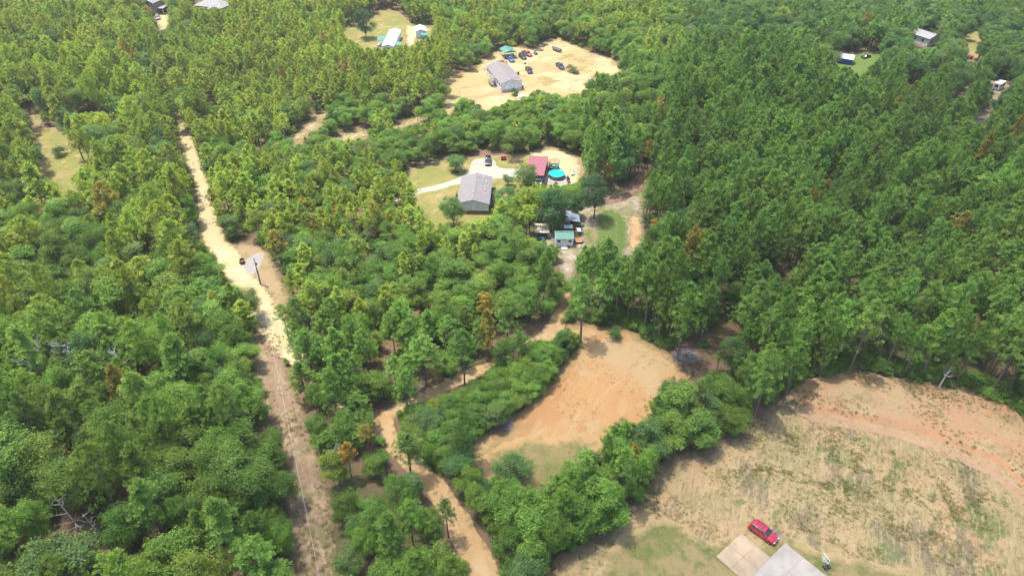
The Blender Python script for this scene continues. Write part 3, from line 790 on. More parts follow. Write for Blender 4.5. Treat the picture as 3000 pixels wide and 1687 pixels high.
# red-roofed barn
a_, b_ = S(1579, 457, 3.2), S(1574, 517, 3.0)
BN = Vector(((5.3 + 8.9) / 2, 184.4, 0)); bnr = R(-8.5)
bn = carport('red_roofed_barn', 'open-sided barn with faded red metal roof beside the pool', BN, bnr, 5.6, 12.0, 2.7, 0.0, METAL_RED, WOOD_GREY, slope=0.5, cat='barn')
MB().box((-2.6, 0.5, 1.3), (0.08, 10.6, 2.6)).build('wall', WOOD_GREY, bn)
MB().box((0, 5.75, 1.35), (5.1, 0.08, 2.6)).build('wall', WOOD_GREY, bn)

# green-roofed shed with ridge along x
SHL = Vector((13.05, 148.85, 0))
sh, ro = gable_house('green_roofed_shed', 'small white sided shed with green metal roof, double door and three steps', 'shed', SHL, R(90), 3.5, 4.3, 2.45, 0.95, SIDING_WHITE, METAL_GREEN, None, over=0.12)
# with the turn, local -x faces away, local... front is local -x -> world -y
for y in (-1.35, 1.35): window(sh, (-1.75, y, 1.75), 0.5, 0.32, 'x-', BLACK)
MB().box((-1.78, 0.0, 1.2), (0.06, 1.1, 2.0)).build('door', WHITE, sh)
steps(sh, (-2.0, 0.0, 0.36), 1.5, 3, 0.13, 0.3, (-1, 0), WHITE)
MB().tube([(-2.1, 0.85, 0), (-2.1, 0.85, 1.15)], 0.04, 5).build('handrail', WOOD_GREY, sh)

# wooden shed behind with grey metal lean-to
WS = S(1648, 677)
t, ro = gable_house('plank_shed', 'brown plank shed under a grey metal roof behind the green-roofed shed', 'shed', WS + Vector((0, 2.6, 0)), 0, 3.1, 4.6, 2.3, 1.05, WOOD_BROWN, METAL_GREY, None, over=0.2, trim=WOOD_GREY)
MB().box((0.0, -2.34, 2.28), (3.0, 0.06, 0.12)).build('tie_beam', WOOD_ORANGE, t)
window(t, (-0.1, -2.3, 1.4), 0.55, 0.7, 'y-')
LT = S(1677, 676) + Vector((0.1, 2.6, 0))
lt = carport('lean_to', 'grey-blue metal lean-to roof joined to the plank shed', LT, 0, 3.5, 4.8, 3.0, 0.0, METAL_GREY, WOOD_GREY, slope=-0.5, cat='lean-to')
MB().box((0, 2.2, 1.3), (3.3, 0.06, 2.6)).build('back_panel', WOOD_DARK, lt)
c = thing('plywood_bin', 'orange plywood bin under the lean-to roof', 'bin', S(1685, 677) + Vector((0, 0.6, 0)))
for (x, y, w, l) in ((0, -0.5, 1.6, 0.05), (0, 0.5, 1.6, 0.05), (-0.8, 0, 0.05, 1.0), (0.8, 0, 0.05, 1.0)):
    MB().box((x, y, 0.5), (w, l, 1.0)).build('side_panel', WOOD_ORANGE, c)
MB().box((0, 0, 0.06), (1.5, 0.9, 0.1)).build('floor_panel', WOOD_ORANGE, c)
c = thing('metal_coop', 'low silver ribbed metal coop between plank shed and green roof', 'coop', S(1663, 681) + Vector((0.1, 0.3, 0)))
MB().box((0, 0, 0.7), (2.0, 0.9, 1.4)).build('wall', STEEL, c)
MB().quad((-1.1, -0.6, 1.43), (1.1, -0.6, 1.43), (1.1, 0.6, 1.75), (-1.1, 0.6, 1.75), th=0.05).build('roof', METAL_WHITE, c)
c = thing('wire_pen', 'grey wire animal pen beside the green-roofed shed', 'pen', S(1693, 692) + Vector((0.2, 0.9, 0)))
fr = MB()
for x in (-1.2, 0, 1.2):
    for y in (-0.8, 0.8):
        fr.tube([(x, y, 0), (x, y, 1.3)], 0.035, 4)
for y in (-0.8, 0.8):
    for z in (0.05, 0.65, 1.3): fr.tube([(-1.2, y, z), (1.2, y, z)], 0.03, 4)
for x in (-1.2, 1.2):
    for z in (0.05, 0.65, 1.3): fr.tube([(x, -0.8, z), (x, 0.8, z)], 0.03, 4)
fr.build('frame', STEEL, c)
MB().quad((-0.5, -0.85, 1.36), (0.5, -0.85, 1.36), (0.5, 0.85, 1.36), (-0.5, 0.85, 1.36), th=0.03).build('cover_sheet', METAL_WHITE, c)
MB().box((0.6, 0.2, 0.35), (0.9, 0.9, 0.7)).build('hutch', STEEL, c)

BC = S(1587, 698) + Vector((0, 1.6, 0))
carport('beige_carport', 'small carport with beige ribbed metal roof under the big oak', BC, R(2), 3.7, 4.4, 2.1, 0.0, METAL_BEIGE, WOOD_GREY, slope=-0.25)

def utility_trailer(name, label, loc, rz, L, W, deckm, framem, sides=0.0, ramp=False):
    t = thing(name, label, 'trailer', loc, rz)
    MB().box((0, 0, 0.55), (L, W, 0.1)).build('frame', framem, t)
    n = max(3, int(W / 0.3))
    for i in range(n):
        MB().box((0, -W / 2 + (i + 0.5) * W / n, 0.63), (L - 0.04, W / n - 0.025, 0.05)).build('plank', deckm, t)
    if sides:
        for y in (-1, 1): MB().box((0, y * (W / 2 + 0.03), 0.55 + sides / 2), (L, 0.05, sides)).build('side_rail', framem, t)
        MB().box((L / 2 + 0.03, 0, 0.55 + sides / 2), (0.05, W, sides)).build('front_rail', framem, t)
    MB().tube([(L / 2, W / 2 - 0.1, 0.5), (L / 2 + 1.0, 0, 0.45)], 0.05, 5).tube([(L / 2, -W / 2 + 0.1, 0.5), (L / 2 + 1.0, 0, 0.45)], 0.05, 5).build('tongue', framem, t)
    for y in (-1, 1):
        wheel(t, (-0.2, y * (W / 2 + 0.14), 0.32), 0.32, 0.2)
        MB().box((-0.2, y * (W / 2 + 0.14), 0.74), (0.85, 0.26, 0.05)).build('mudguard', framem, t)
    return t

_wm = {}
def wheel(parent, c, r, w):
    k = (round(r, 2), round(w, 2))
    if k not in _wm:
        ty = MB().lathe([(r * 0.58, -w / 2), (r * 0.93, -w / 2), (r, -w * 0.3), (r, w * 0.3), (r * 0.93, w / 2), (r * 0.58, w / 2)], n=20, axis='Y').mesh('tyre', paint('tyre_rubber', (0.02, 0.02, 0.02), 0.85), True)
        rm = MB().lathe([(0.0, -w * 0.36), (r * 0.2, -w * 0.4), (r * 0.52, -w * 0.34), (r * 0.59, -w * 0.48), (r * 0.59, w * 0.48), (r * 0.52, w * 0.34), (r * 0.2, w * 0.4), (0.0, w * 0.36)], n=20, axis='Y').mesh('rim', paint('alloy', (0.3, 0.3, 0.31), 0.35, 0.8), True)
        _wm[k] = (ty, rm)
    ty, rm = _wm[k]
    o = link('wheel', ty, parent); o.location = c
    link('rim', rm, o)
    return o

# ------------------------------------------------------------------ vehicles (local +x forward)
HEADL = paint('headlamp', (0.55, 0.57, 0.6), 0.15, spec=0.8, grime=0.03)
TAILL = paint('tail_lamp', (0.3, 0.015, 0.01), 0.2, spec=0.7, grime=0.03)
def car_paint(name, col, rough=0.28):
    m = paint(name, col, rough, 0.0, 0.6, grime=0.05, gscale=1.5)
    b = m.node_tree.nodes['Principled BSDF']
    b.inputs['Coat Weight'].default_value = 0.5
    b.inputs['Coat Roughness'].default_value = 0.12
    return m

def loft(stations, mat, name, parent, bevel=0.05):
    """stations: (x, z0, z1, half width low, half width high)"""
    m = MB()
    V, F = [], []
    for (x, z0, z1, w0, w1) in stations:
        zm = z0 + (z1 - z0) * 0.55
        V += [(x, -w0, z0), (x, -max(w0, w1) * 1.02, zm), (x, -w1, z1), (x, w1, z1), (x, max(w0, w1) * 1.02, zm), (x, w0, z0)]
    n = len(stations)
    for i in range(n - 1):
        for k in range(6):
            F.append((i * 6 + k, i * 6 + (k + 1) % 6, (i + 1) * 6 + (k + 1) % 6, (i + 1) * 6 + k)[::-1])
    F += [tuple(range(6)), tuple((n - 1) * 6 + k for k in range(5, -1, -1))]
    m.add(V, F)
    return m.build(name, mat, parent, True, bevel)

def glasshouse(t, body, x0, x1, tx0, tx1, zb, zr, wb, wt, n_side, paintm, rails=False):
    """cabin frustum with glass set just proud of each face"""
    m = MB()
    B = [Vector((x0, -wb, zb)), Vector((x1, -wb, zb)), Vector((x1, wb, zb)), Vector((x0, wb, zb))]
    T = [Vector((tx0, -wt, zr)), Vector((tx1, -wt, zr)), Vector((tx1, wt, zr)), Vector((tx0, wt, zr))]
    m.add(B + T, [(0, 1, 5, 4), (1, 2, 6, 5), (2, 3, 7, 6), (3, 0, 4, 7), (4, 5, 6, 7)])
    cb = m.build('cabin', paintm, t, True, 0.06)
    def pane(nm, b0, b1, t0, t1, u0, u1, v0=0.14, v1=0.86):
        def P(u, v): return b0.lerp(b1, u).lerp(t0.lerp(t1, u), v)
        q = [P(u0, v0), P(u1, v0), P(u1, v1), P(u0, v1)]
        MB().quad(*q, th=0.018).build(nm, GLASS, cb)
    pane('windshield', B[1], B[2], T[1], T[2], 0.07, 0.93, 0.1, 0.9)
    pane('rear_window', B[3], B[0], T[3], T[0], 0.1, 0.9)
    for s in (0, 1):
        b0, b1, t0, t1 = (B[0], B[1], T[0], T[1]) if s == 0 else (B[2], B[3], T[2], T[3])
        for k in range(n_side):
            g = 0.06
            u0, u1 = g + (1 - 2 * g) * k / n_side + 0.02, g + (1 - 2 * g) * (k + 1) / n_side - 0.02
            pane('side_window', b0, b1, t0, t1, u0, u1)
    if rails:
        for y in (-1, 1):
            MB().tube([(tx0 + 0.25, y * (wt - 0.1), zr + 0.02), (tx0 + 0.35, y * (wt - 0.1), zr + 0.09), (tx1 - 0.35, y * (wt - 0.1), zr + 0.09), (tx1 - 0.25, y * (wt - 0.1), zr + 0.02)], 0.025, 5).build('roof_rail', BLACK, cb)
        for x in (tx0 + 0.6, (tx0 + tx1) / 2, tx1 - 0.6):
            MB().box((x, 0, zr + 0.05), (0.05, 2 * wt - 0.2, 0.03)).build('crossbar', BLACK, cb)
    return cb

def vehicle(kind, label, loc, rz, paintm, cat=None, name=None, hl=True, L=None):
    if kind == 'suv':
        L = L or 4.55; W, zr = 1.82, 1.74
        t = thing(name or 'suv', label, cat or 'suv', loc, rz)
        a = L / 2
        loft([(-a, 0.45, 0.95, 0.78, 0.76), (-a + 0.12, 0.32, 1.05, 0.88, 0.84), (-a + 0.9, 0.28, 1.08, 0.91, 0.87), (0.35, 0.28, 1.06, 0.91, 0.87), (0.75, 0.28, 1.05, 0.91, 0.85), (a - 0.5, 0.30, 0.96, 0.89, 0.80), (a - 0.08, 0.34, 0.82, 0.80, 0.72), (a, 0.42, 0.72, 0.72, 0.66)], paintm, 'body', t)
        glasshouse(t, None, -a + 0.12, 1.05, -a + 0.42, 0.30, 1.04, zr, 0.85, 0.70, 3, paintm, True)
        wx = (-a + 0.92, a - 0.86)
    elif kind == 'pickup':
        L = L or 5.4; W, zr = 1.95, 1.82
        t = thing(name or 'pickup', label, cat or 'pickup', loc, rz)
        a = L / 2
        loft([(-0.35, 0.38, 1.08, 0.92, 0.88), (0.9, 0.36, 1.08, 0.94, 0.89), (1.3, 0.36, 1.06, 0.94, 0.87), (a - 0.45, 0.38, 1.0, 0.92, 0.82), (a - 0.06, 0.42, 0.88, 0.84, 0.76), (a, 0.5, 0.8, 0.78, 0.7)], paintm, 'body', t)
        glasshouse(t, None, -0.5, 1.35, -0.28, 0.72, 1.06, zr, 0.88, 0.72, 2, paintm)
        b = MB()
        x0, x1 = -a, -0.42
        b.box(((x0 + x1) / 2, 0, 0.58), (x1 - x0, 1.78, 0.34))
        bd = b.build('bed', paintm, t)
        for y in (-1, 1): MB().box(((x0 + x1) / 2, y * 0.88, 0.93), (x1 - x0, 0.12, 0.38)).build('bed_side', paintm, bd)
        MB().box((x0 + 0.05, 0, 0.93), (0.09, 1.62, 0.38)).build('tailgate', paintm, bd)
        MB().box(((x0 + x1) / 2, 0, 0.765), (x1 - x0 - 0.15, 1.6, 0.03)).build('bed_liner', BLACK, bd)
        wx = (-a + 1.05, a - 0.95)
    else:
        L = L or 4.6; W, zr = 1.78, 1.46
        t = thing(name or 'car', label, cat or 'car', loc, rz)
        a = L / 2
        loft([(-a, 0.42, 0.86, 0.74, 0.70), (-a + 0.3, 0.28, 0.96, 0.87, 0.82), (-a + 1.0, 0.24, 0.97, 0.89, 0.84), (0.7, 0.24, 0.95, 0.89, 0.83), (a - 0.5, 0.27, 0.86, 0.86, 0.77), (a - 0.06, 0.32, 0.72, 0.78, 0.68), (a, 0.4, 0.62, 0.70, 0.6)], paintm, 'body', t)
        glasshouse(t, None, -a + 0.75, 1.0, -a + 1.35, 0.25, 0.93, zr, 0.82, 0.62, 2, paintm)
        wx = (-a + 0.85, a - 0.85)
    for x in wx:
        for y in (-1, 1):
            wheel(t, (x, y * (W / 2 - 0.11), 0.35), 0.35, 0.24)
            MB().lathe([(0.41, -0.012), (0.36, -0.012), (0.36, 0.012), (0.41, 0.012)], (x, y * (W / 2 + 0.0), 0.36), 20, 'Y').build('wheel_arch', BLACK, t)
    MB().box((a - 0.03, 0, 0.48), (0.14, W - 0.22, 0.2)).build('front_bumper', STEEL if kind == 'pickup' else BLACK, t, bevel=0.03)
    MB().box((-a + 0.0, 0, 0.5), (0.14, W - 0.22, 0.2)).build('rear_bumper', STEEL if kind == 'pickup' else BLACK, t, bevel=0.03)
    zz = 0.74 if kind != 'car' else 0.6
    MB().box((a - 0.015, 0, zz - 0.02), (0.06, 0.8, 0.18)).build('grille', STEEL, t)
    for y in (-1, 1):
        MB().box((a - 0.05, y * 0.6, zz + 0.02), (0.12, 0.28, 0.16)).build('headlight', HEADL, t)
        MB().box((-a + 0.03, y * (W / 2 - 0.2), zz + 0.12), (0.08, 0.16, 0.3)).build('tail_light', TAILL, t)
        MB().box((0.85 if kind != 'pickup' else 1.1, y * (W / 2 + 0.08), 1.12 if kind != 'car' else 1.0), (0.14, 0.2, 0.13)).build('mirror', BLACK, t)
    EXTRA.append([(loc[0] + dx * 3, loc[1] + dy * 3) for dx, dy in ((-1, -1), (1, -1), (1, 1), (-1, 1))])
    return t

def two(px0, py0, px1, py1):
    a, b = S(px0, py0), S(px1, py1)
    return (a + b) / 2, math.atan2(b.y - a.y, b.x - a.x)
P_RED = car_paint('crimson_paint', (0.36, 0.012, 0.035))
P_BLACK = car_paint('black_paint', (0.018, 0.019, 0.022))
P_CHAR = car_paint('charcoal_paint', (0.035, 0.035, 0.04))
P_NAVY = car_paint('dark_teal_paint', (0.02, 0.035, 0.05))
P_BLUE = car_paint('bright_blue_paint', (0.04, 0.12, 0.28))
P_FADE = car_paint('faded_red_paint', (0.30, 0.06, 0.06), 0.5)
P_WHITE = car_paint('white_paint', (0.6, 0.6, 0.6))

l, r_ = two(2207, 1538, 2262, 1585)
l = (S(2207, 1559) + S(2268, 1574)) / 2
l = S(2234, 1566); r_ = math.atan2(-1.95, 1.9)
vehicle('suv', 'red suv with roof rails parked beside the concrete pad', (l.x, l.y, 0.05), r_, P_RED, 'car', 'red_suv')
l, r_ = two(1544, 203, 1556, 219)
vehicle('pickup', 'black pickup parked between the white house and the other black pickup', l, r_, P_BLACK, 'pickup', 'black_pickup')
l, r_ = two(1632, 191, 1650, 207)
vehicle('pickup', 'charcoal pickup parked beside the scrubby bush on the sand yard', l, r_, P_CHAR, 'pickup', 'charcoal_pickup')
l, r_ = two(1521, 164, 1541, 178)
vehicle('suv', 'dark teal suv parked beside the green carport', l, r_, P_NAVY, 'car', 'dark_suv')
l, r_ = two(1532, 157, 1556, 168)
vehicle('pickup', 'faded red pickup behind the dark suv', l, r_, P_FADE, 'pickup', 'red_pickup')
l, r_ = two(1489, 172, 1502, 184)
vehicle('pickup', 'blue pickup nosing out from under the green carport', l, r_, P_BLUE, 'pickup', 'blue_pickup')
l, r_ = two(1431, 468, 1430, 488)
vehicle('suv', 'black suv parked on the pale gravel driveway', l, r_, P_BLACK, 'car', 'black_suv')
l, r_ = two(1599, 510, 1596, 531)
vehicle('pickup', 'white truck nose showing from under the red barn roof', (BN + Vector((0.6, -5.2, 0))), bnr - R(90), P_WHITE, 'truck', 'white_truck')
l, r_ = two(2526, 173, 2547, 167)
vehicle('car', 'black car on the green lawn near the canopy shed', l, r_, P_BLACK, 'car', 'black_car')
l, r_ = two(462, 46, 465, 66)
vehicle('suv', 'grey van parked below the tall grey house', l, r_, car_paint('grey_paint', (0.22, 0.23, 0.25)), 'van', 'grey_van', L=5.2)

# ------------------------------------------------------------------ far homes
MH = Vector((-49.9, 296.3, 0))
t, ro = gable_house('mobile_home', 'long white mobile home with white roof on the far lawn', 'house', MH, R(-1), 4.5, 20, 3.0, 0.75, SIDING_WHITE, METAL_WHITE, SIDING_GREY, 0.7, over=0.2)
window(t, (-0.2, -10.0, 2.0), 1.6, 1.0, 'y-', panes=3)
for y in (-6, -1, 4, 8): window(t, (2.25, y, 2.0), 1.0, 1.0, 'x+')
def porch(parent, c, w, l, z, h, roofm):
    d_ = deck(parent, c, w, l, z, WHITE, True)
    MB().quad((c[0] - w / 2, c[1] - l / 2, h), (c[0] + w / 2, c[1] - l / 2, h), (c[0] + w / 2, c[1] + l / 2, h + 0.3), (c[0] - w / 2, c[1] + l / 2, h + 0.3), th=0.08).build('porch_roof', roofm, parent)
    for x in (-1, 1):
        for y in (-1, 1): MB().box((c[0] + x * (w / 2 - 0.1), c[1] + y * (l / 2 - 0.1), h / 2), (0.1, 0.1, h)).build('porch_post', WHITE, parent)
porch(t, (-4.2, 0.0), 3.6, 3.6, 0.7, 2.9, METAL_GREEN)
porch(t, (3.6, -6.0), 2.4, 3.2, 0.7, 2.6, METAL_GREEN)
SH = S(1232, 108)
t, ro = gable_house('white_shed', 'white shed with green awning near the mobile home', 'shed', SH + Vector((0, 1.0, 0)), R(10), 4.4, 6.2, 2.9, 0.8, SIDING_WHITE, METAL_WHITE, None, over=0.15)
MB().quad((-0.2, -6.6, 2.3), (2.9, -6.6, 2.0), (2.9, -3.0, 2.3), (-0.2, -3.0, 2.6), th=0.07).build('awning', METAL_GREEN, t)
for x in (0.0, 2.75): MB().box((x, -6.4, 1.05), (0.1, 0.1, 2.1)).build('awning_post', STEEL, t)

TH = S(447, 44)
t, ro = gable_house('tall_grey_house', 'tall grey two-storey house with open porch at the edge of the woods', 'house', TH + Vector((0, 4.5, 0)), R(-14), 6.2, 9, 5.4, 1.5, SIDING_DGREY, ROOF_PALE, None)
window(t, (-0.3, -4.5, 4.9), 2.2, 1.1, 'y-', BLACK, 3)
window(t, (-1.0, -4.5, 1.6), 0.9, 1.1, 'y-')
MB().box((5.0, -0.5, 2.95), (3.8, 6.5, 0.15)).build('porch_roof', ROOF_PALE, t)
MB().box((5.0, 2.6, 1.45), (3.6, 0.1, 2.8)).build('porch_shade_back', DARK, t)  # near-black back panel: the opening's shade is put into its colour
for x in (3.3, 6.7): MB().box((x, -3.6, 1.45), (0.16, 0.16, 2.85)).build('porch_post', WHITE, t)
HH = S(618, 20, 3.0)
t, ro = gable_house('hip_roofed_house', 'pale grey hip-roofed house half hidden by treetops near the top edge', 'house', (HH.x, HH.y + 4, 0), R(72), 9, 15, 3.0, 2.2, SIDING_GREY, ROOF_PALE, None, hip=True)
wing = MB()
wing.add([(-9.8, -4.5, 3.0), (-9.8, 1.0, 3.0), (-4.2, 1.0, 3.0), (-4.2, -4.5, 3.0), (-7, -4.5, 4.6), (-4.2, -4.5, 3.0)], [(0, 3, 2, 1)])
MB().box((-6.5, -4.2, 1.5), (5, 5, 3)).build('wing', SIDING_GREY, t)
MB().add([(-9.3, -7.0, 3.05), (-3.7, -7.0, 3.05), (-3.7, -1.4, 3.05), (-9.3, -1.4, 3.05), (-6.5, -4.2, 4.4)], [(0, 1, 4), (1, 2, 4), (2, 3, 4), (3, 0, 4), (3, 2, 1, 0)]).build('wing_roof', ROOF_PALE, t)
GH = S(2712, 132)
t, ro = gable_house('small_pale_house', 'small pale house with two white-framed windows among far dark trees', 'house', GH + Vector((0.5, 3.5, 0)), R(28), 7.5, 9, 3.2, 1.2, SIDING_GREY, ROOF_PALE, None)
for x in (-1.2, 0.1): window(t, (x - 1.0, -4.5, 1.9), 0.9, 1.4, 'y-')
for y in (-2, 1.5): window(t, (-3.75, y, 1.9), 1.0, 1.2, 'x-')
CS = S(2478, 190)
t, ro = gable_house('canopy_shed', 'blue-walled shed with red, white and grey metal roof on far lawn', 'shed', CS + Vector((0, 2.4, 0)), R(62), 4.6, 6.0, 2.3, 1.0, BLUE_WALL, METAL_GREY, None, over=0.3)
MB().quad((-0.06, -0.5, 3.47), (-2.62, -0.5, 2.36), (-2.62, -3.3, 2.36), (-0.06, -3.3, 3.47), th=-0.02).build('white_roof_sheet', CANVAS, ro)
MB().quad((-0.06, 3.3, 3.47), (-2.62, 3.3, 2.36), (-2.62, -0.45, 2.36), (-0.06, -0.45, 3.47), th=-0.02).build('white_roof_sheet', CANVAS, ro)
MB().quad((-0.06, 3.3, 3.5), (-2.62, 3.3, 2.39), (-2.62, 1.6, 2.39), (-0.06, 1.6, 3.5), th=-0.02).build('red_roof_sheet', RED, ro)

def camper(label, loc, rz):
    t = thing('camper', label, 'camper', loc, rz)
    m = MB()
    p = [(-2.6, 0.5), (2.2, 0.5), (2.7, 1.2), (2.5, 2.4), (2.2, 2.75), (-2.6, 2.75)]
    v = [(x, -1.15, z) for x, z in p] + [(x, 1.15, z) for x, z in p]
    m.add(v, [tuple(range(6)), tuple(range(11, 5, -1))] + [(i, i + 6, (i + 1) % 6 + 6, (i + 1) % 6) for i in range(6)])
    m.build('body', CANVAS, t, bevel=0.06)
    window(t, (-2.6, 0.0, 1.8), 0.9, 0.7, 'x-', BLACK)
    for x in (-1.3, 1.0): window(t, (x, -1.15, 1.8), 0.9, 0.6, 'y-', BLACK)
    MB().box((-0.1, -1.17, 1.45), (0.65, 0.05, 1.8)).build('door', WHITE, t)
    for y in (-1, 1): wheel(t, (-0.3, y * 0.98, 0.34), 0.34, 0.22)
    MB().box((0, 0, 2.83), (0.7, 0.7, 0.16)).build('roof_vent', WHITE, t)
    MB().tube([(2.5, 0, 0.5), (3.5, 0, 0.45)], 0.06, 5).build('tongue', STEEL, t)
    foot(loc, rz, 6, 3)
camper('white camper trailer at the edge of the far dark trees', S(2920, 266) + Vector((1.2, 1.6, 0)), R(40))

# ------------------------------------------------------------------ sand yard clutter
def wheelie_bin(label, loc, rz, mat):
    t = thing('wheeled_bin', label, 'bin', loc, rz)
    MB().box((0, 0, 0.5), (0.55, 0.6, 0.9)).build('body', mat, t)
    MB().box((0, 0, 0.99), (0.62, 0.68, 0.07)).build('lid', mat, t)
    for x in (-1, 1): wheel(t, (x * 0.0, 0.3 * x, 0.12), 0.12, 0.07)
    MB().tube([(-0.33, -0.2, 0.9), (-0.33, 0.2, 0.9)], 0.03, 5).build('handle', mat, t)
wheelie_bin('dark wheeled bin beside the long wall of the white house', S(1518, 219), 0.4, BLACK)
t = thing('grill', 'dark covered grill at the front corner of the white house', 'grill', S(1530, 261))
MB().box((0, 0, 0.8), (1.0, 0.55, 0.35)).build('firebox', BLACK, t)
MB().lathe([(0.28, -0.5), (0.28, 0.5)], (0, 0, 0.98), 12, 'Y').build('hood', BLACK, t).rotation_euler = (0, 0, 0)
for x in (-0.4, 0.4):
    for y in (-0.2, 0.2): MB().tube([(x, y, 0), (x, y, 0.65)], 0.025, 5).build('leg', BLACK, t)
t = thing('wash_tub', 'small grey metal tub on the sand beside the blue pickup', 'tub', S(1538, 188))
MB().lathe([(0.0, 0.03), (0.34, 0.03), (0.42, 0.45), (0.45, 0.45), (0.45, 0.47), (0.39, 0.47), (0.32, 0.1), (0.0, 0.1)], n=16).build('bowl', STEEL, t)
MB().lathe([(0.0, 0.4), (0.38, 0.4)], n=16).build('water', GLASS, t)
t = thing('white_tarp_heap', 'white tarp over a heap in front of the white house', 'tarp', S(1526, 286))
m = MB(); rr = random.Random(4)
V, n1 = [], 14
for j in range(7):
    for i in range(n1):
        a = 6.2832 * i / n1; k = math.cos(j / 6 * 1.57)
        q = 1 + 0.18 * math.sin(a * 3 + j) + 0.1 * rr.uniform(-1, 1)
        V.append((1.25 * k * q * math.cos(a), 0.9 * k * q * math.sin(a), 1.15 * math.sin(j / 6 * 1.57) * (1 + 0.12 * rr.uniform(-1, 1))))
m.add(V, [(j * n1 + i, j * n1 + (i + 1) % n1, (j + 1) * n1 + (i + 1) % n1, (j + 1) * n1 + i) for j in range(6) for i in range(n1)])
m.build('sheet', CANVAS, t, True)
MB().tube([(-1.2, -0.7, 0.1), (0.1, -1.0, 0.1), (1.2, -0.6, 0.1)], 0.07, 6).build('weight_rope', WOOD_GREY, t)

def heap(name, label, loc, rx, ry, h, n, mats, cat, part, size=(0.2, 0.5), seed=1):
    """pile of separate lumps"""
    rr = random.Random(seed)
    t = thing(name, label, cat, loc)
    for i in range(n):
        a, k = rr.uniform(0, 6.28), math.sqrt(rr.random())
        s = rr.uniform(*size)
        z = h * (1 - k) * rr.uniform(0.4, 1) + s * 0.2
        MB().box((rx * k * math.cos(a), ry * k * math.sin(a), z), (s, s * rr.uniform(0.4, 0.7), s * rr.uniform(0.3, 0.5)), rr.uniform(0, 3), rr.uniform(-.5, .5), rr.uniform(-.5, .5)).build(part, mats[i % len(mats)], t)
    return t
heap('brick_heap', 'heap of red bricks and scrap beside the green carport', S(1471, 183), 2.4, 1.3, 0.7, 60, [BRICK, RUST, BRICK, WOOD_GREY], 'heap', 'brick', (0.25, 0.6), 3)
heap('scrap_heap', 'grey scrap heap at the back edge of the sand yard', S(1577, 149), 2.0, 1.0, 0.6, 40, [WOOD_GREY, STEEL, RUST], 'heap', 'scrap', (0.3, 0.9), 5)

def atv(label, loc, rz, body, name='quad_bike'):
    t = thing(name, label, 'quad bike', loc, rz)
    loft([(-0.85, 0.45, 0.75, 0.25, 0.3), (-0.5, 0.4, 0.82, 0.28, 0.32), (0.1, 0.35, 0.75, 0.22, 0.2), (0.6, 0.4, 0.85, 0.3, 0.3), (0.95, 0.5, 0.75, 0.2, 0.2)], body, 'body', t)
    MB().box((-0.25, 0, 0.87), (0.75, 0.34, 0.12)).build('seat', BLACK, t, bevel=0.03)
    for x in (-0.6, 0.65):
        for y in (-1, 1):
            wheel(t, (x, y * 0.45, 0.28), 0.28, 0.24)
            MB().box((x, y * 0.44, 0.63), (0.62, 0.3, 0.05)).build('mudguard', body, t)
    MB().tube([(0.35, -0.4, 1.05), (0.45, 0, 0.98), (0.35, 0.4, 1.05)], 0.025, 5).build('handlebar', BLACK, t)
    for x in (-0.75, 0.75): MB().box((x, 0, 0.9), (0.45, 0.7, 0.03)).build('rack', BLACK, t)
atv('grey quad bike beside the faded red pickup', S(1569, 160), R(-60), paint('camo_grey', (0.2, 0.19, 0.16), 0.5))
atv('blue quad bike under the beige carport roof', S(1586, 704) + Vector((0, 0.2, 0)), R(170), P_BLUE)

t = thing('boat_on_trailer', 'weathered grey jon boat on a trailer at the back of the sand yard', 'boat', *[(S(1630, 150)), math.atan2(S(1614, 143).y - S(1646, 154).y, S(1614, 143).x - S(1646, 154).x)])
hull = paint('weathered_hull', (0.21, 0.19, 0.18), 0.6, grime=0.2)
m = MB()
st = [(-2.3, 0.55, 1.15, 0.7, 0.85), (0.8, 0.55, 1.15, 0.72, 0.87), (1.8, 0.65, 1.2, 0.5, 0.65), (2.5, 0.85, 1.25, 0.12, 0.25)]
for i in range(3):
    a, b = st[i], st[i + 1]
    for s in (-1, 1):
        m.quad((a[0], s * a[3], a[1]), (b[0], s * b[3], b[1]), (b[0], s * b[4], b[2]), (a[0], s * a[4], a[2]), th=0.03 * s)
    m.quad((a[0], -a[3], a[1]), (b[0], -b[3], b[1]), (b[0], b[3], b[1]), (a[0], a[3], a[1]), th=0.03)
m.box((-2.3, 0, 0.85), (0.05, 1.5, 0.6)); m.box((2.5, 0, 1.05), (0.05, 0.35, 0.4))
m.build('hull', hull, t)
for x in (-1.5, -0.2, 1.1): MB().box((x, 0, 0.95), (0.3, 1.35, 0.05)).build('bench', hull, t)
MB().tube([(-2.2, -0.5, 0.45), (2.4, 0, 0.42), (3.2, 0, 0.4)], 0.05, 5).tube([(-2.2, 0.5, 0.45), (2.4, 0, 0.42)], 0.05, 5).build('trailer_frame', STEEL, t)
for y in (-1, 1): wheel(t, (-0.8, y * 0.85, 0.3), 0.3, 0.2)
MB().box((-2.5, 0, 1.1), (0.3, 0.35, 0.55)).build('outboard_motor', BLACK, t)
heap('curb_scrap_heap', 'small heap of grey boards behind the boat trailer', S(1585, 136), 1.6, 0.8, 0.4, 25, [WOOD_GREY, DARK, WOOD_GREY], 'heap', 'board', (0.4, 1.2), 8)

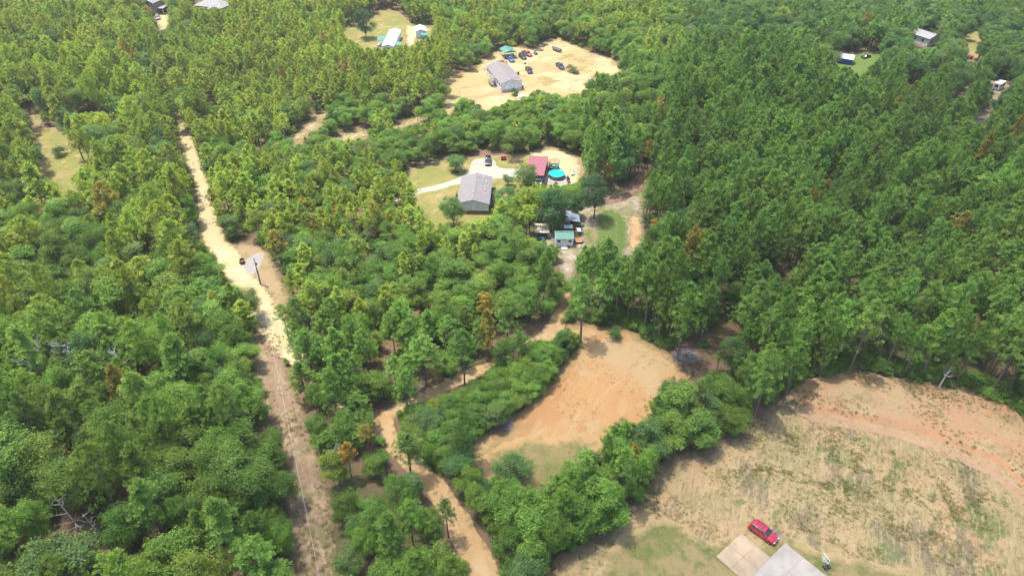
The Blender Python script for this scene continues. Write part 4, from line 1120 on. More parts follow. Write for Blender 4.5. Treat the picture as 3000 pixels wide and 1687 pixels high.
# ------------------------------------------------------------------ house lawn and pool
m = MB().lathe([(0, 0.0), (1.05, 0.0), (1.1, 0.02), (1.0, 0.10), (0.0, 0.16)], n=24)
t = tag(m.build('mulch_ring', paint('dark_mulch', (0.03, 0.022, 0.018), 0.95, grime=0.25, gscale=6), None, True), 'dark mulch ring around the small lawn tree', 'mulch bed')
t.location = S(1335, 504) + Vector((0, 0, 0.1))
t = thing('red_cart', 'small red cart at the edge of the woods beside the driveway', 'cart', S(1475, 469))
for y in (-1, 1):
    MB().box((0, y * 0.5, 0.7), (1.5, 0.05, 0.5)).build('side_panel', RED, t)
for x in (-1, 1): MB().box((x * 0.75, 0, 0.7), (0.05, 1.0, 0.5)).build('end_panel', RED, t)
MB().box((0, 0, 0.46), (1.5, 1.0, 0.05)).build('floor_panel', RED, t)
for x in (-0.45, 0.45):
    for y in (-1, 1): wheel(t, (x, y * 0.56, 0.22), 0.22, 0.1)
MB().tube([(0.75, 0, 0.4), (1.6, 0, 0.7)], 0.03, 5).build('handle', BLACK, t)

PL = S(1632, 528); PL = Vector((13.0, 183.1, 0.1))
t = thing('round_pool', 'round above-ground pool with bright blue water beside the red barn', 'pool', PL)
MB().lathe([(2.22, 0), (2.25, 0.05), (2.25, 1.18), (2.2, 1.2)], n=48).build('wall', paint('pool_wall', (0.15, 0.15, 0.16), 0.6, grime=0.1), t, True)
MB().lathe([(2.32, 1.18), (2.32, 1.26), (2.12, 1.26), (2.10, 1.16), (2.10, 0.2), (0, 0.18)], n=48).build('rim', paint('pool_liner', (0.02, 0.38, 0.58), 0.4, grime=0.03), t, True)
q = NT('pool_water'); q.b.inputs['Base Color'].default_value = (0.0, 0.40, 0.62, 1); q.b.inputs['Roughness'].default_value = 0.06
bp = q.n('Bump', {'Strength': 0.25, 'Distance': 0.03, 'Height': q.noise(q.coord(), 3.0, 3)}); q.set(q.b.inputs['Normal'], bp.outputs[0])
MB().lathe([(2.10, 1.08), (0.0, 1.08)], n=48).build('water', q.m, t)
for k in range(12):
    a = 6.2832 * k / 12
    MB().box((2.3 * math.cos(a), 2.3 * math.sin(a), 0.6), (0.07, 0.12, 1.2), a).build('post', STEEL, t)
ld = MB()
for y in (-0.2, 0.2): ld.tube([(-2.6, y, 0), (-2.35, y, 1.6), (-2.15, y, 1.6), (-1.9, y, 0.6)], 0.03, 5)
for z in (0.3, 0.6, 0.9): ld.box((-2.5, 0, z), (0.12, 0.4, 0.03))
ld.build('ladder', WHITE, t)

TP = Vector((12.4, 188.2, 0.1))
t = thing('trampoline', 'round black trampoline with a net, behind the pool', 'trampoline', TP)
MB().lathe([(1.3, 0.83), (0, 0.80)], n=32).build('mat', paint('trampoline_mat', (0.02, 0.025, 0.03), 0.7), t)
MB().lathe([(1.3, 0.84), (1.58, 0.86), (1.6, 0.82), (1.3, 0.80)], n=32).build('spring_pad', paint('teal_pad', (0.02, 0.1, 0.13), 0.6), t)
for k in range(6):
    a = 6.2832 * k / 6 + 0.3
    x, y = 1.6 * math.cos(a), 1.6 * math.sin(a)
    MB().tube([(x, y, 0), (x, y, 2.5)], 0.03, 5).build('net_pole', BLACK, t)
    MB().tube([(1.5 * math.cos(a + .5), 1.5 * math.sin(a + .5), 0.02), (1.5 * math.cos(a + .5), 1.5 * math.sin(a + .5), 0.8)], 0.03, 5).build('leg', STEEL, t)
q = NT('safety_net'); q.b.inputs['Base Color'].default_value = (0.02, 0.02, 0.02, 1)
tr_ = q.n('BsdfTransparent'); mx = q.n('MixShader', {0: 0.78, 1: q.b.outputs[0], 2: tr_.outputs[0]}); q.t.links.new(mx.outputs[0], q.out.inputs[0])
MB().lathe([(1.6, 0.85), (1.6, 2.45)], n=32).build('net', q.m, t)
MB().lathe([(1.6, 2.43), (1.62, 2.46), (1.6, 2.49)], n=32).build('net_rim', BLACK, t)
for nm, lab, col, dx, dy, sx, sy in (('pool_float', 'yellow float lying on the trampoline', (0.5, 0.42, 0.10), -0.15, 0.2, 0.75, 0.4), ('pool_float', 'green float lying on the trampoline', (0.03, 0.42, 0.25), 0.65, -0.15, 0.9, 0.45)):
    m = MB()
    m.lathe([(0.2, 0.0), (0.42, -0.0), (0.5, 0.09), (0.42, 0.18), (0.25, 0.16), (0.2, 0.08), (0.2, 0.0)], n=18)
    o = tag(m.build(nm, paint(lab.split()[0] + '_vinyl', col, 0.4), None, True), lab, 'pool float', 'floats on the trampoline')
    o.location = TP + Vector((dx, dy, 0.85)); o.scale = (sx * 1.4, sy * 2, 1); o.rotation_euler = (0, 0, 0.5)

t = thing('smoker', 'black barrel smoker beside the pool pad', 'smoker', S(1664, 533) + Vector((0, 0, 0.1)), 0.1)
MB().lathe([(0, -0.7), (0.42, -0.7), (0.45, -0.6), (0.45, 0.6), (0.42, 0.7), (0, 0.7)], (0, 0, 0.95), 16, 'Y').build('barrel', BLACK, t, True)
MB().tube([(0, 0.55, 1.3), (0, 0.55, 2.0)], 0.08, 8).build('chimney', BLACK, t)
for x in (-0.3, 0.3):
    for y in (-0.5, 0.5): MB().tube([(x, y, 0), (x * 0.8, y, 0.65)], 0.03, 5).build('leg', BLACK, t)
MB().box((0, -0.9, 0.55), (0.5, 0.4, 0.4)).build('firebox', STEEL, t)
t = thing('swing_set', 'white A-frame swing set beyond the pool', 'swing', S(1681, 509) + Vector((0, 0, 0.1)), 0.2)
for x in (-1.1, 1.1):
    for y in (-0.8, 0.8): MB().tube([(x, y, 0), (x * 0.9, 0, 2.0)], 0.06, 6).build('leg', WHITE, t)
MB().tube([(-1.1, 0, 2.0), (1.1, 0, 2.0)], 0.06, 6).build('beam', WHITE, t)
MB().box((0, 0, 0.5), (0.6, 0.25, 0.05)).build('swing_seat', BLACK, t)
MB().tube([(-0.28, 0, 0.5), (-0.28, 0, 2.0)], 0.015, 4).tube([(0.28, 0, 0.5), (0.28, 0, 2.0)], 0.015, 4).build('swing_chain', STEEL, t)
t = thing('white_cooler', 'white storage box on the sand beside the swing set', 'box', S(1677, 514) + Vector((0, 0, 0.1)), 0.1)
MB().box((0, 0, 0.3), (1.0, 0.6, 0.55)).build('body', WHITE, t, bevel=0.04); MB().box((0, 0, 0.62), (1.06, 0.66, 0.1)).build('lid', WHITE, t, bevel=0.03)

# ------------------------------------------------------------------ around the sheds
utility_trailer('plank_trailer', 'utility trailer with rust-orange plank bed beside the green-roofed shed', S(1695, 714) + Vector((0, 0.9, 0)), R(92), 2.4, 1.7, WOOD_ORANGE, STEEL, 0.35)
t = thing('toy_wagon', 'red toy wagon beside the shed steps', 'wagon', S(1664, 725), 0.1)
MB().box((0, 0, 0.36), (0.9, 0.45, 0.06)).build('tray', RED, t)
for y in (-1, 1): MB().box((0, y * 0.22, 0.45), (0.9, 0.03, 0.18)).build('side_panel', RED, t)
for x in (-0.3, 0.3):
    for y in (-1, 1): wheel(t, (x, y * 0.26, 0.15), 0.15, 0.08)
MB().tube([(0.45, 0, 0.3), (0.95, 0, 0.65)], 0.02, 5).build('handle', BLACK, t)
t = thing('cooler_box', 'white cooler beside the beige carport post', 'cooler', S(1609, 692), 0.1)
MB().box((0, 0, 0.3), (0.9, 0.5, 0.5)).build('body', WHITE, t, bevel=0.03); MB().box((0, 0, 0.58), (0.95, 0.55, 0.08)).build('lid', WHITE, t, bevel=0.02)
t = heap('green_tarp_heap', 'crumpled green tarp beside the lean-to', S(1702, 664), 0.9, 0.8, 0.6, 14, [paint('green_tarp', (0.03, 0.16, 0.08), 0.6)], 'tarp', 'fold', (0.5, 1.0), 9)

# garden rows of seedlings
for px_ in (1762, 1776, 1790, 1805):
    t = thing('crop_row', 'row of seedlings on bare soil in the garden, column %s from the sheds' % {1762: 'first', 1776: 'second', 1790: 'third', 1805: 'fourth'}[px_], 'crop row', S(px_, 690), 0, 'seedling rows in the garden')
    p0 = S(px_, 690)
    rr = random.Random(px_)
    for k in range(9):
        q_ = S(px_ + rr.uniform(-1.5, 1.5) + (k - 4) * 0.4, 640 + k * 10) - p0
        MB().lathe([(0.0, 0.12), (0.14, 0.09), (0.26, 0.0)], (q_.x, q_.y, 0.08), 8).build('soil_mound', paint('garden_soil', (0.20, 0.15, 0.08), 0.95, grime=0.2), t, True)

# ------------------------------------------------------------------ roadside
PB = S(764, 833)
t = thing('utility_pole', 'dark wooden utility pole standing beside the gravel apron', 'utility pole', PB)
MB().tube([(0, 0, -0.3), (0, 0, 3.6), (0, 0, 7.4)], [0.17, 0.15, 0.12], 10).build('shaft', paint('creosote_wood', (0.075, 0.055, 0.045), 0.85, grime=0.2, gscale=3), t, True)
MB().lathe([(0.0, 6.2), (0.2, 6.2), (0.2, 5.6), (0, 5.6)], (0.26, 0, 0), 12).build('transformer', STEEL, t)
MB().tube([(0, 0, 7.4), (0, 0, 7.6)], [0.05, 0.07], 8).build('insulator', WHITE, t)
MB().box((0, -0.14, 1.6), (0.14, 0.06, 0.5)).build('meter_box', STEEL, t)
WE = S(935, 1690, 7.2); WE2 = WE + (WE - Vector((PB.x, PB.y, 7.5))) * 0.25
m = MB(); A_, B_ = Vector((PB.x, PB.y, 7.6)), Vector((WE2.x, WE2.y, 7.3))
m.tube([A_.lerp(B_, i / 24) - Vector((0, 0, 1.3 * 4 * (i / 24) * (1 - i / 24))) for i in range(25)], 0.022, 5)
tag(m.build('power_line', paint('aluminium_wire', (0.36, 0.36, 0.35), 0.5)), 'thin pale power line strung along the bare corridor', 'power line')
B_ = Vector((WE2.x, WE2.y, 0))
t = thing('utility_pole', 'far utility pole carrying the power line past the bottom edge', 'utility pole', B_)
MB().tube([(0, 0, -0.3), (0, 0, 7.25)], [0.17, 0.12], 10).build('shaft', _mats['creosote_wood'], t)
MB().tube([(0, 0, 7.2), (0, 0, 7.4)], [0.05, 0.07], 8).build('insulator', WHITE, t)
t = thing('guy_wire_guard', 'pale yellow guy wire guard lying from ground towards the utility pole', 'guy wire', S(781, 842))
gd = PB + Vector((0, 0, 4.5)) - S(781, 842)
MB().tube([(0, 0, 0), gd * 0.4], 0.06, 6).build('guard_tube', paint('yellow_guard', (0.5, 0.45, 0.25), 0.5), t)
MB().tube([gd * 0.4, gd], 0.012, 4).build('wire', STEEL, t)
t = thing('dark_cart', 'small dark cart with red tail parked on the gravel apron', 'cart', S(710, 770), R(105))
MB().box((0, 0, 0.45), (1.6, 0.95, 0.08)).build('bed', WOOD_DARK, t)
for y in (-1, 1):
    MB().box((0, y * 0.46, 0.68), (1.6, 0.05, 0.4)).build('side_panel', WOOD_DARK, t)
    wheel(t, (-0.1, y * 0.56, 0.26), 0.26, 0.14)
for x, mm in ((0.78, WOOD_DARK), (-0.78, RED)): MB().box((x, 0, 0.68), (0.05, 0.87, 0.4)).build('end_panel', mm, t)
t = thing('roadside_post', 'dark bare post at the left edge of the dirt road', 'post', S(572, 656))
MB().tube([(0, 0, -0.2), (0.05, 0, 2.2), (0, 0, 4.6)], [0.16, 0.14, 0.12], 8).build('shaft', _mats['creosote_wood'], t)
MB().tube([(0, 0, 4.6), (0, 0, 4.75)], 0.16, 8).build('cap', STEEL, t)

# ------------------------------------------------------------------ concrete pad, hoop, ramps
def pad():
    t = link('concrete_pad_slab', None); tag(t, 'pale L-shaped concrete pad with cut joints below the red suv', kind='structure')
    base = S(2256, 1634)
    t.location = (base.x, base.y, 0)
    conc = paint('stained_concrete', (0.35, 0.26, 0.165), 0.85, grime=0.14, gscale=0.25, bump=0.01)
    cong = paint('grey_concrete', (0.31, 0.27, 0.225), 0.85, grime=0.1, gscale=0.3, bump=0.01)
    u = (S(2171, 1564) - base).to_2d(); lu = u.length; u.normalize()      # up-left edge
    v = (S(2306, 1598) - base).to_2d(); lv = v.length; v.normalize()      # up-right edge
    v = Vector((-u.y, u.x)) if Vector((-u.y, u.x)).dot(v) > 0 else Vector((u.y, -u.x))
    def slab(a0, a1, b0, b1, mat):
        g = 0.008
        a0, a1, b0, b1 = a0 + g, a1 - g, b0 + g, b1 - g
        m = MB()
        P = [u * a + v * b for a, b in ((a0, b0), (a1, b0), (a1, b1), (a0, b1))]
        m.add([(p.x, p.y, 0.02) for p in P] + [(p.x, p.y, 0.26) for p in P], [(0, 1, 2, 3), (7, 6, 5, 4), (0, 4, 5, 1), (1, 5, 6, 2), (2, 6, 7, 3), (3, 7, 4, 0)])
        o = m.build('slab', mat, t, bevel=0.02)
        if o.data.polygons[1].normal.z < 0: o.data.flip_normals()
    w = 6.4
    slab(lu / 2, lu, -w / 2, 0, conc); slab(lu / 2, lu, -w, -w / 2, conc)
    slab(0, lu / 2, -w / 2, 0, conc); slab(0, lu / 2, -w, -w / 2, conc)
    for k in range(4):
        slab(-(k + 1) * 3.2, -k * 3.2, -3.2, 0, cong)
        slab(-(k + 1) * 3.2, -k * 3.2, 0, lv, cong)
        slab(-(k + 1) * 3.2, -k * 3.2, -6.4, -3.2, cong)
    EXTRA.append([tuple(S(*p).to_2d()) for p in ((2171, 1564), (2092, 1625), (2092, 1760), (2480, 1760), (2306, 1598), (2256, 1634))])
pad()

BT = S(2397, 1672)
t = thing('basketball_hoop', 'portable basketball hoop with clear backboard beside the concrete pad', 'basketball hoop', (BT.x + 0.9, BT.y + 0.35, 0.06), R(200))
# local +x is towards the court
MB().box((-0.6, 0, 0.15), (1.2, 0.8, 0.3), taper=0.8).build('base', BLACK, t, bevel=0.04)
MB().tube([(-0.7, 0, 0.25), (-0.1, 0, 2.6)], 0.06, 8).build('pole', BLACK, t)
MB().tube([(-0.1, 0, 2.6), (0.45, 0, 3.1)], 0.05, 6).tube([(-0.25, 0, 2.1), (0.45, 0, 2.75)], 0.05, 6).build('arm', BLACK, t)
q = NT('clear_acrylic'); q.b.inputs['Base Color'].default_value = (0.5, 0.52, 0.52, 1); q.b.inputs['Roughness'].default_value = 0.15
tr_ = q.n('BsdfTransparent'); mx = q.n('MixShader', {0: 0.82, 1: q.b.outputs[0], 2: tr_.outputs[0]}); q.t.links.new(mx.outputs[0], q.out.inputs[0])
bb = MB().box((0.5, 0, 3.05), (0.04, 1.3, 0.8)).build('backboard', q.m, t)
fm = MB()
for z in (2.63, 3.47): fm.box((0.5, 0, z), (0.07, 1.42, 0.06))
for y in (-0.68, 0.68): fm.box((0.5, y, 3.05), (0.07, 0.06, 0.8))
fm.build('border', WHITE, bb)
sq = MB()
for z in (2.78, 3.2): sq.box((0.535, 0, z), (0.02, 0.6, 0.05))
for y in (-0.28, 0.28): sq.box((0.535, y, 2.99), (0.02, 0.05, 0.38))
sq.build('target_square', WHITE, bb)
MB().tube([(0.75 + 0.23 * math.cos(6.2832 * k / 16), 0.23 * math.sin(6.2832 * k / 16), 2.72) for k in range(17)], 0.02, 5).build('rim', WHITE, t)
nt_ = MB()
for k in range(10):
    a = 6.2832 * k / 10
    nt_.tube([(0.75 + 0.22 * math.cos(a), 0.22 * math.sin(a), 2.72), (0.75 + 0.13 * math.cos(a + .3), 0.13 * math.sin(a + .3), 2.35)], 0.008, 3)
nt_.build('net', WHITE, t)
for y in (-1, 1): wheel(t, (-0.05, y * 0.35, 0.1), 0.1, 0.06)

lz = (S(2262, 1552) + S(2292, 1580)) / 2
t = thing('metal_ladder', 'grey metal double ladder lying on the stubble beside the red suv', 'ladder', (lz.x, lz.y, 0.07), math.atan2((S(2292, 1580) - S(2262, 1552)).y, (S(2292, 1580) - S(2262, 1552)).x))
for s in (-1, 1):
    for k in (-1, 1): MB().box((0, s * 0.27 + k * 0.17, 0.06), (2.3, 0.05, 0.08)).build('rail', STEEL, t)
    for k in range(9): MB().box((-1.05 + k * 0.26, s * 0.27, 0.06), (0.05, 0.3, 0.04)).build('rung', STEEL, t)
for nm, lab, p, s in (('red_tractor', 'small red tractor under the far trees', (2842, 172), 1), ('red_mower', 'red mower beside the small red tractor under the far trees', (2861, 177), 0.8)):
    t = thing(nm, lab, 'tractor' if s == 1 else 'mower', S(*p), 0.6)
    t.scale = (s, s, s)
    loft([(-0.9, 0.5, 0.9, 0.3, 0.3), (0.1, 0.5, 1.0, 0.3, 0.3), (1.3, 0.5, 1.1, 0.28, 0.25), (1.5, 0.6, 1.0, 0.25, 0.2)], P_FADE if s != 1 else RED, 'body', t)
    MB().box((-0.4, 0, 1.15), (0.5, 0.5, 0.12)).build('seat', BLACK, t)
    for y in (-1, 1):
        wheel(t, (-0.5, y * 0.6, 0.55), 0.55, 0.3); wheel(t, (1.1, y * 0.5, 0.33), 0.33, 0.2)
        MB().box((-0.5, y * 0.6, 1.13), (0.9, 0.32, 0.06)).build('mudguard', RED, t)

# ------------------------------------------------------------------ brush piles, snags
def brush(name, label, loc, rx, ry, h, n, mat, seed, cat='brush pile'):
    rr = random.Random(seed)
    m = MB()
    for i in range(n):
        a, k = rr.uniform(0, 6.28), math.sqrt(rr.random())
        x, y = rx * k * math.cos(a), ry * k * math.sin(a)
        z = h * (1 - k * k) * rr.random()
        L_ = rr.uniform(0.7, 1.8); b = rr.uniform(0, 6.28); e = rr.uniform(-0.1, 0.7)
        p = Vector((x, y, max(0.02, z))); q_ = p + Vector((math.cos(b) * math.cos(e), math.sin(b) * math.cos(e), math.sin(e))) * L_
        m.tube([p, (p + q_) / 2 + Vector((rr.uniform(-.15, .15), rr.uniform(-.15, .15), 0.1)), q_], [0.035, 0.025, 0.008], 3, False)
    o = m.build(name, mat)
    o.location = loc
    tag(o, label, cat)
    return o
GTW = paint('grey_twigs', (0.27, 0.25, 0.245), 0.9, grime=0.15)
BTW = paint('brown_twigs', (0.16, 0.105, 0.08), 0.9, grime=0.15)
brush('brush_pile', 'large grey brush pile on the upper right edge of the orange clearing', S(2008, 1050), 2.6, 2.0, 1.6, 420, GTW, 1)
brush('brush_pile', 'brown brush pile below the grey one at the clearing edge', S(2030, 1085), 2.6, 1.6, 1.1, 300, BTW, 2)
brush('brush_pile', 'small grey brush pile on the left edge of the orange clearing', S(1478, 1252), 1.5, 1.1, 0.9, 160, GTW, 3)
brush('brush_pile', 'brown brush pile in the gap beside the fallen bare trunk', S(385, 1608), 2.2, 1.4, 1.0, 220, BTW, 4)
brush('brush_pile', 'bare grey thicket where the clay track bends', S(1270, 1345), 2.2, 1.6, 1.3, 240, GTW, 5)
brush('brush_pile', 'dark brush heap on the lawn edge behind the red barn', S(1512, 476), 2.4, 1.1, 1.0, 180, BTW, 6)

def snag(label, loc, lean, H, seed, n=9, spread=2.0, mat=None, group=None):
    rr = random.Random(seed)
    t = thing('dead_tree', label, 'dead tree', loc, 0, group)
    top = Vector((lean[0], lean[1], H))
    def at(f):
        return Vector((lean[0] * f ** 1.6, lean[1] * f ** 1.6, H * f))
    MB().tube([(0, 0, -0.2), at(0.3), at(0.6), at(0.85), at(1.0)], [0.2, 0.17, 0.12, 0.07, 0.025], 7).build('trunk', mat or M_DEADWOOD, t)
    for i in range(n):
        f = rr.uniform(0.45, 0.97); p = at(f)
        a = rr.uniform(0, 6.28); L_ = spread * (1.25 - f) * rr.uniform(0.6, 1.3) + 0.5
        d = Vector((math.cos(a), math.sin(a), rr.uniform(0.2, 0.8)))
        q1 = p + d * L_ * 0.5; q2 = p + d * L_ + Vector((rr.uniform(-.4, .4), rr.uniform(-.4, .4), 0.4))
        m = MB().tube([p, q1, q2], [0.06, 0.04, 0.012], 4, False)
        for k in range(3):
            e = q1.lerp(q2, rr.random())
            m.tube([e, e + Vector((rr.uniform(-.7, .7), rr.uniform(-.7, .7), rr.uniform(.1, .7)))], [0.02, 0.006], 3, False)
        m.build('branch', mat or M_DEADWOOD, t)
    return t
snag('leaning bare grey trunk in the lower left wood', S(272, 1602), (-2.6, 1.5), 10.5, 1, 10, 3.0)
snag('short bare trunk right of the leaning one in the lower left wood', S(312, 1592), (-1.4, 0.4), 7.5, 2, 6, 1.6)
for i, (px_, py_, h_) in enumerate(((232, 1150, 13.0), (272, 1160, 13.5), (165, 1130, 12.0), (140, 1175, 11.0), (395, 1155, 12.0))):
    snag('bleached bare treetop among the left wood crowns, ' + ['tallest pair, left one', 'tallest pair, right one', 'thin one left of the pair', 'bent one lowest on the left', 'small one right of the pair'][i], S(px_, py_), (random.Random(i).uniform(-.6, .6), 0.3), h_, 20 + i, 16, 2.2, paint('bleached_twigs', (0.42, 0.41, 0.40), 0.85), 'bleached dead treetops in the left wood')
snag('white bare tree on the west clearing edge', S(345, 338), (-0.3, 0.2), 8.0, 31, 9, 2.4, _mats['bleached_twigs'])
snag('bare grey limbs showing in the pine beside the corridor', S(1000, 1400), (-0.6, 0.3), 8.0, 32, 12, 2.2)
snag('thin grey dead tree at the pine stand edge above the field', S(2748, 1140), (0.8, 0.5), 5.5, 33, 6, 1.4)
# ------------------------------------------------------------------ trees: models
def tone_mesh(name, V, F, tone, mat):
    me = bpy.data.meshes.new(name)
    me.from_pydata(V.tolist() if hasattr(V, 'tolist') else V, [], F)
    a = me.attributes.new('tone', 'FLOAT', 'POINT')
    a.data.foreach_set('value', np.asarray(tone, np.float32))
    me.materials.append(mat)
    me.update()
    return me

def pine_crown(seed, H, Rr, cb, ntuft, conical):
    """whorled boughs that end in round needle tufts"""
    rng = np.random.default_rng(seed)
    C, A = [], []
    lean = rng.uniform(-0.25, 0.25, 2)
    nb = ntuft // 4
    lob = rng.uniform(0, 6.28, 3)
    for i in range(nb):
        t = ((i + rng.uniform(0, 1)) / nb) ** 0.9
        z = H * (cb + (1 - cb) * t)
        ang = i * 2.39996 + rng.uniform(-0.5, 0.5)
        prof = (1 - t) ** (0.75 if conical else 0.5) * (0.62 + 0.38 * math.sin(min(1, t * 3 + 0.25) * 1.57))
        irr = 1 + 0.24 * math.sin(ang * 2 + lob[0]) + 0.2 * math.sin(ang * 3 + lob[1] + t * 5)
        if math.sin(ang * 2 + t * 9 + lob[2]) > 0.72: continue
        r = Rr * prof * irr * rng.uniform(0.72, 1.08) + 0.15
        d = np.array([math.cos(ang), math.sin(ang), 0])
        for k, f in enumerate((1.0, 0.86, 0.68, 0.42)):
            p = d * r * f + np.array([0, 0, z + r * f * rng.uniform(0.05, 0.4) * (0.5 + t)])
            s = 0.18 + 0.28 * r / Rr
            p = p + rng.normal(0, 1, 3) * np.array([s, s, s * 0.7])
            p[:2] += lean * z / H * 1.2
            ax = d * (0.8 - 0.4 * t) + np.array([0, 0, 0.75]) + rng.normal(0, 0.22, 3)
            C.append(p); A.append(ax / np.linalg.norm(ax))
    # leader
    for k in range(4):
        C.append(np.array([lean[0] * 1.2 + rng.normal(0, .12), lean[1] * 1.2 + rng.normal(0, .12), H + 0.15 + 0.15 * k]))
        A.append(np.array([0, 0, 1.0]))
    C, A = np.array(C), np.array(A)
    n, nbld = len(C), 14
    up = np.where(np.abs(A[:, 2:3]) < 0.9, np.array([[0, 0, 1.0]]), np.array([[1.0, 0, 0]]))
    U = np.cross(A, up); U /= np.linalg.norm(U, axis=1, keepdims=True)
    Wv = np.cross(A, U)
    Rt = rng.uniform(0.32, 0.50, n)
    V = np.zeros((n, nbld, 3, 3)); T = np.zeros((n, nbld, 3))
    tn = np.clip(rng.normal(0.5, 0.14, n), 0.1, 0.9)
    for b in range(nbld):
        el = 0.15 if b == 0 else rng.uniform(0.45, 1.75, n)
        az = rng.uniform(0, 6.28, n) if b == 0 else 6.28 * b / (nbld - 1) + rng.uniform(-0.25, 0.25, n)
        d = A * np.cos(el)[..., None] + (U * np.cos(az)[:, None] + Wv * np.sin(az)[:, None]) * np.sin(el)[..., None] if b else A
        side = np.cross(d, A + 0.01 * U); side /= np.linalg.norm(side, axis=1, keepdims=True) + 1e-6
        if b == 0: side = U
        tip = C + d * Rt[:, None] * rng.uniform(0.85, 1.15, (n, 1))
        w = (Rt * rng.uniform(0.12, 0.20, n))[:, None]
        V[:, b, 0] = C + d * 0.04
        V[:, b, 1] = tip + side * w
        V[:, b, 2] = tip - side * w
        T[:, b, :] = (tn + rng.normal(0, 0.07, n))[:, None]
    V = V.reshape(-1, 3); T = np.clip(T.reshape(-1), 0, 1)
    F = [(3 * i, 3 * i + 1, 3 * i + 2) for i in range(len(V) // 3)]
    return V, F, T, C, lean

def pine_trunk(seed, H, Rr, cb, lean, C):
    rng = random.Random(seed)
    m = MB()
    m.tube([(0, 0, -0.2), (lean[0] * .4, lean[1] * .4, H * 0.35), (lean[0] * 0.8, lean[1] * .8, H * 0.7), (lean[0] * 1.2, lean[1] * 1.2, H)], [0.19, 0.15, 0.10, 0.03], 6, False)
    for i in range(0, len(C), 9):
        p = C[i]
        z0 = max(H * cb * 0.95, p[2] - 0.35 * math.hypot(p[0], p[1]))
        k = z0 / H
        m.tube([(lean[0] * 1.2 * k, lean[1] * 1.2 * k, z0), tuple(p)], [0.05, 0.015], 3, False)
    for k in range(3):     # dead stubs below the crown
        a = rng.uniform(0, 6.28); z0 = H * cb * rng.uniform(0.55, 0.95); l = rng.uniform(0.5, 1.3)
        m.tube([(0, 0, z0), (l * math.cos(a), l * math.sin(a), z0 + 0.25)], [0.03, 0.01], 3, False)
    return m

def leaf_crown(seed, H, Rr, cb, nspray, size, nlobe, flat=0.75, per=15):
    """irregular crown: boughs end in lobes, lobes carry leaf sprays"""
    rng = np.random.default_rng(seed)
    z0 = H * cb
    hz = (H - z0) / 2
    cen, rad = [], []
    skew = rng.uniform(-0.25, 0.25, 2) * Rr
    lop = rng.uniform(0, 6.28, 2)
    for i in range(nlobe):
        a = i * 2.39996 + rng.uniform(-0.5, 0.5)
        zz = rng.uniform(-0.85, 0.85)
        irr = 1 + 0.25 * math.sin(a + lop[0]) + 0.18 * math.sin(2 * a + lop[1])
        rr = math.sqrt(max(0.05, 1 - zz * zz)) * rng.uniform(0.4, 0.82) * irr
        lr = rng.uniform(0.20, 0.38) * Rr
        cen.append((Rr * rr * math.cos(a) + skew[0] * zz, Rr * rr * math.sin(a) + skew[1] * zz, z0 + hz + zz * hz * 0.82)); rad.append(lr)
    cen.append((skew[0] + rng.uniform(-.3, .3), skew[1] + rng.uniform(-.3, .3), H - 0.36 * Rr)); rad.append(0.36 * Rr)
    cen, rad = np.array(cen), np.array(rad)
    w = rad ** 2; w /= w.sum()
    k = rng.choice(len(cen), nspray, p=w)
    d = rng.normal(0, 1, (nspray, 3)); d[:, 2] += 0.3; d /= np.linalg.norm(d, axis=1, keepdims=True)
    rr = rad[k] * (1.08 - 0.5 * rng.random(nspray) ** 1.5)
    P = cen[k] + d * rr[:, None] * np.array([1, 1, flat])
    sp = 0.10 * Rr ** 0.5 + 0.12
    n = nspray * per
    Pl = np.repeat(P, per, 0) + rng.normal(0, sp, (n, 3)) * np.array([1, 1, 0.6])
    nrm = np.repeat(d * 0.7 + rng.normal(0, 0.4, (nspray, 3)) + np.array([0, 0, 0.5]), per, 0) + rng.normal(0, 0.45, (n, 3))
    nrm /= np.linalg.norm(nrm, axis=1, keepdims=True)
    u = np.cross(nrm, rng.normal(0, 1, (n, 3))); u /= np.linalg.norm(u, axis=1, keepdims=True)
    v = np.cross(nrm, u)
    s = (size * rng.uniform(0.55, 1.3, n))[:, None]
    V = np.stack([Pl - u * s, Pl - v * s * 0.55 + nrm * s * 0.12, Pl + u * s, Pl + v * s * 0.55 + nrm * s * 0.12], 1).reshape(-1, 3)
    lt = rng.normal(0.5, 0.10, len(cen))
    ts = lt[k] + rng.normal(0, 0.12, nspray)
    T = np.clip(np.repeat(ts, per) + rng.normal(0, 0.09, n), 0, 1).repeat(4)
    F = [(4 * i, 4 * i + 1, 4 * i + 2, 4 * i + 3) for i in range(n)]
    return V, F, T, cen, rad

def leaf_trunk(seed, H, cb, cen, rad, base=0.2):
    m = MB()
    fork = max(0.6, H * cb * 0.9)
    m.tube([(0, 0, -0.2), (0.05, 0.02, fork * 0.6), (0, 0.05, fork)], [base, base * 0.8, base * 0.65], 6, False)
    for c, r in list(zip(cen, rad))[::2]:
        mid = (c[0] * 0.45, c[1] * 0.45, fork + (c[2] - fork) * 0.6)
        m.tube([(0, 0.05, fork * 0.95), mid, tuple(c)], [base * 0.4, base * 0.28, 0.02], 4, False)
        for q in range(2):
            a = hash((seed, q, round(c[0], 2))) % 628 / 100.0
            m.tube([mid, (c[0] + r * .8 * math.cos(a), c[1] + r * .8 * math.sin(a), c[2] + r * .3)], [0.04, 0.012], 3, False)
    return m

def joined(name, cr, tr_, leafmat):
    V, F, T = cr
    n = len(V)
    V2 = np.vstack([V, np.array(tr_.v)])
    F2 = list(F) + [tuple(i + n for i in f) for f in tr_.f]
    me = tone_mesh(name, V2, F2, np.concatenate([T, np.full(len(tr_.v), 0.5)]), leafmat)
    me.materials.append(M_BARK)
    mi = np.zeros(len(F2), np.int32); mi[len(F):] = 1
    me.polygons.foreach_set('material_index', mi)
    o = bpy.data.objects.new(name, me)
    return o

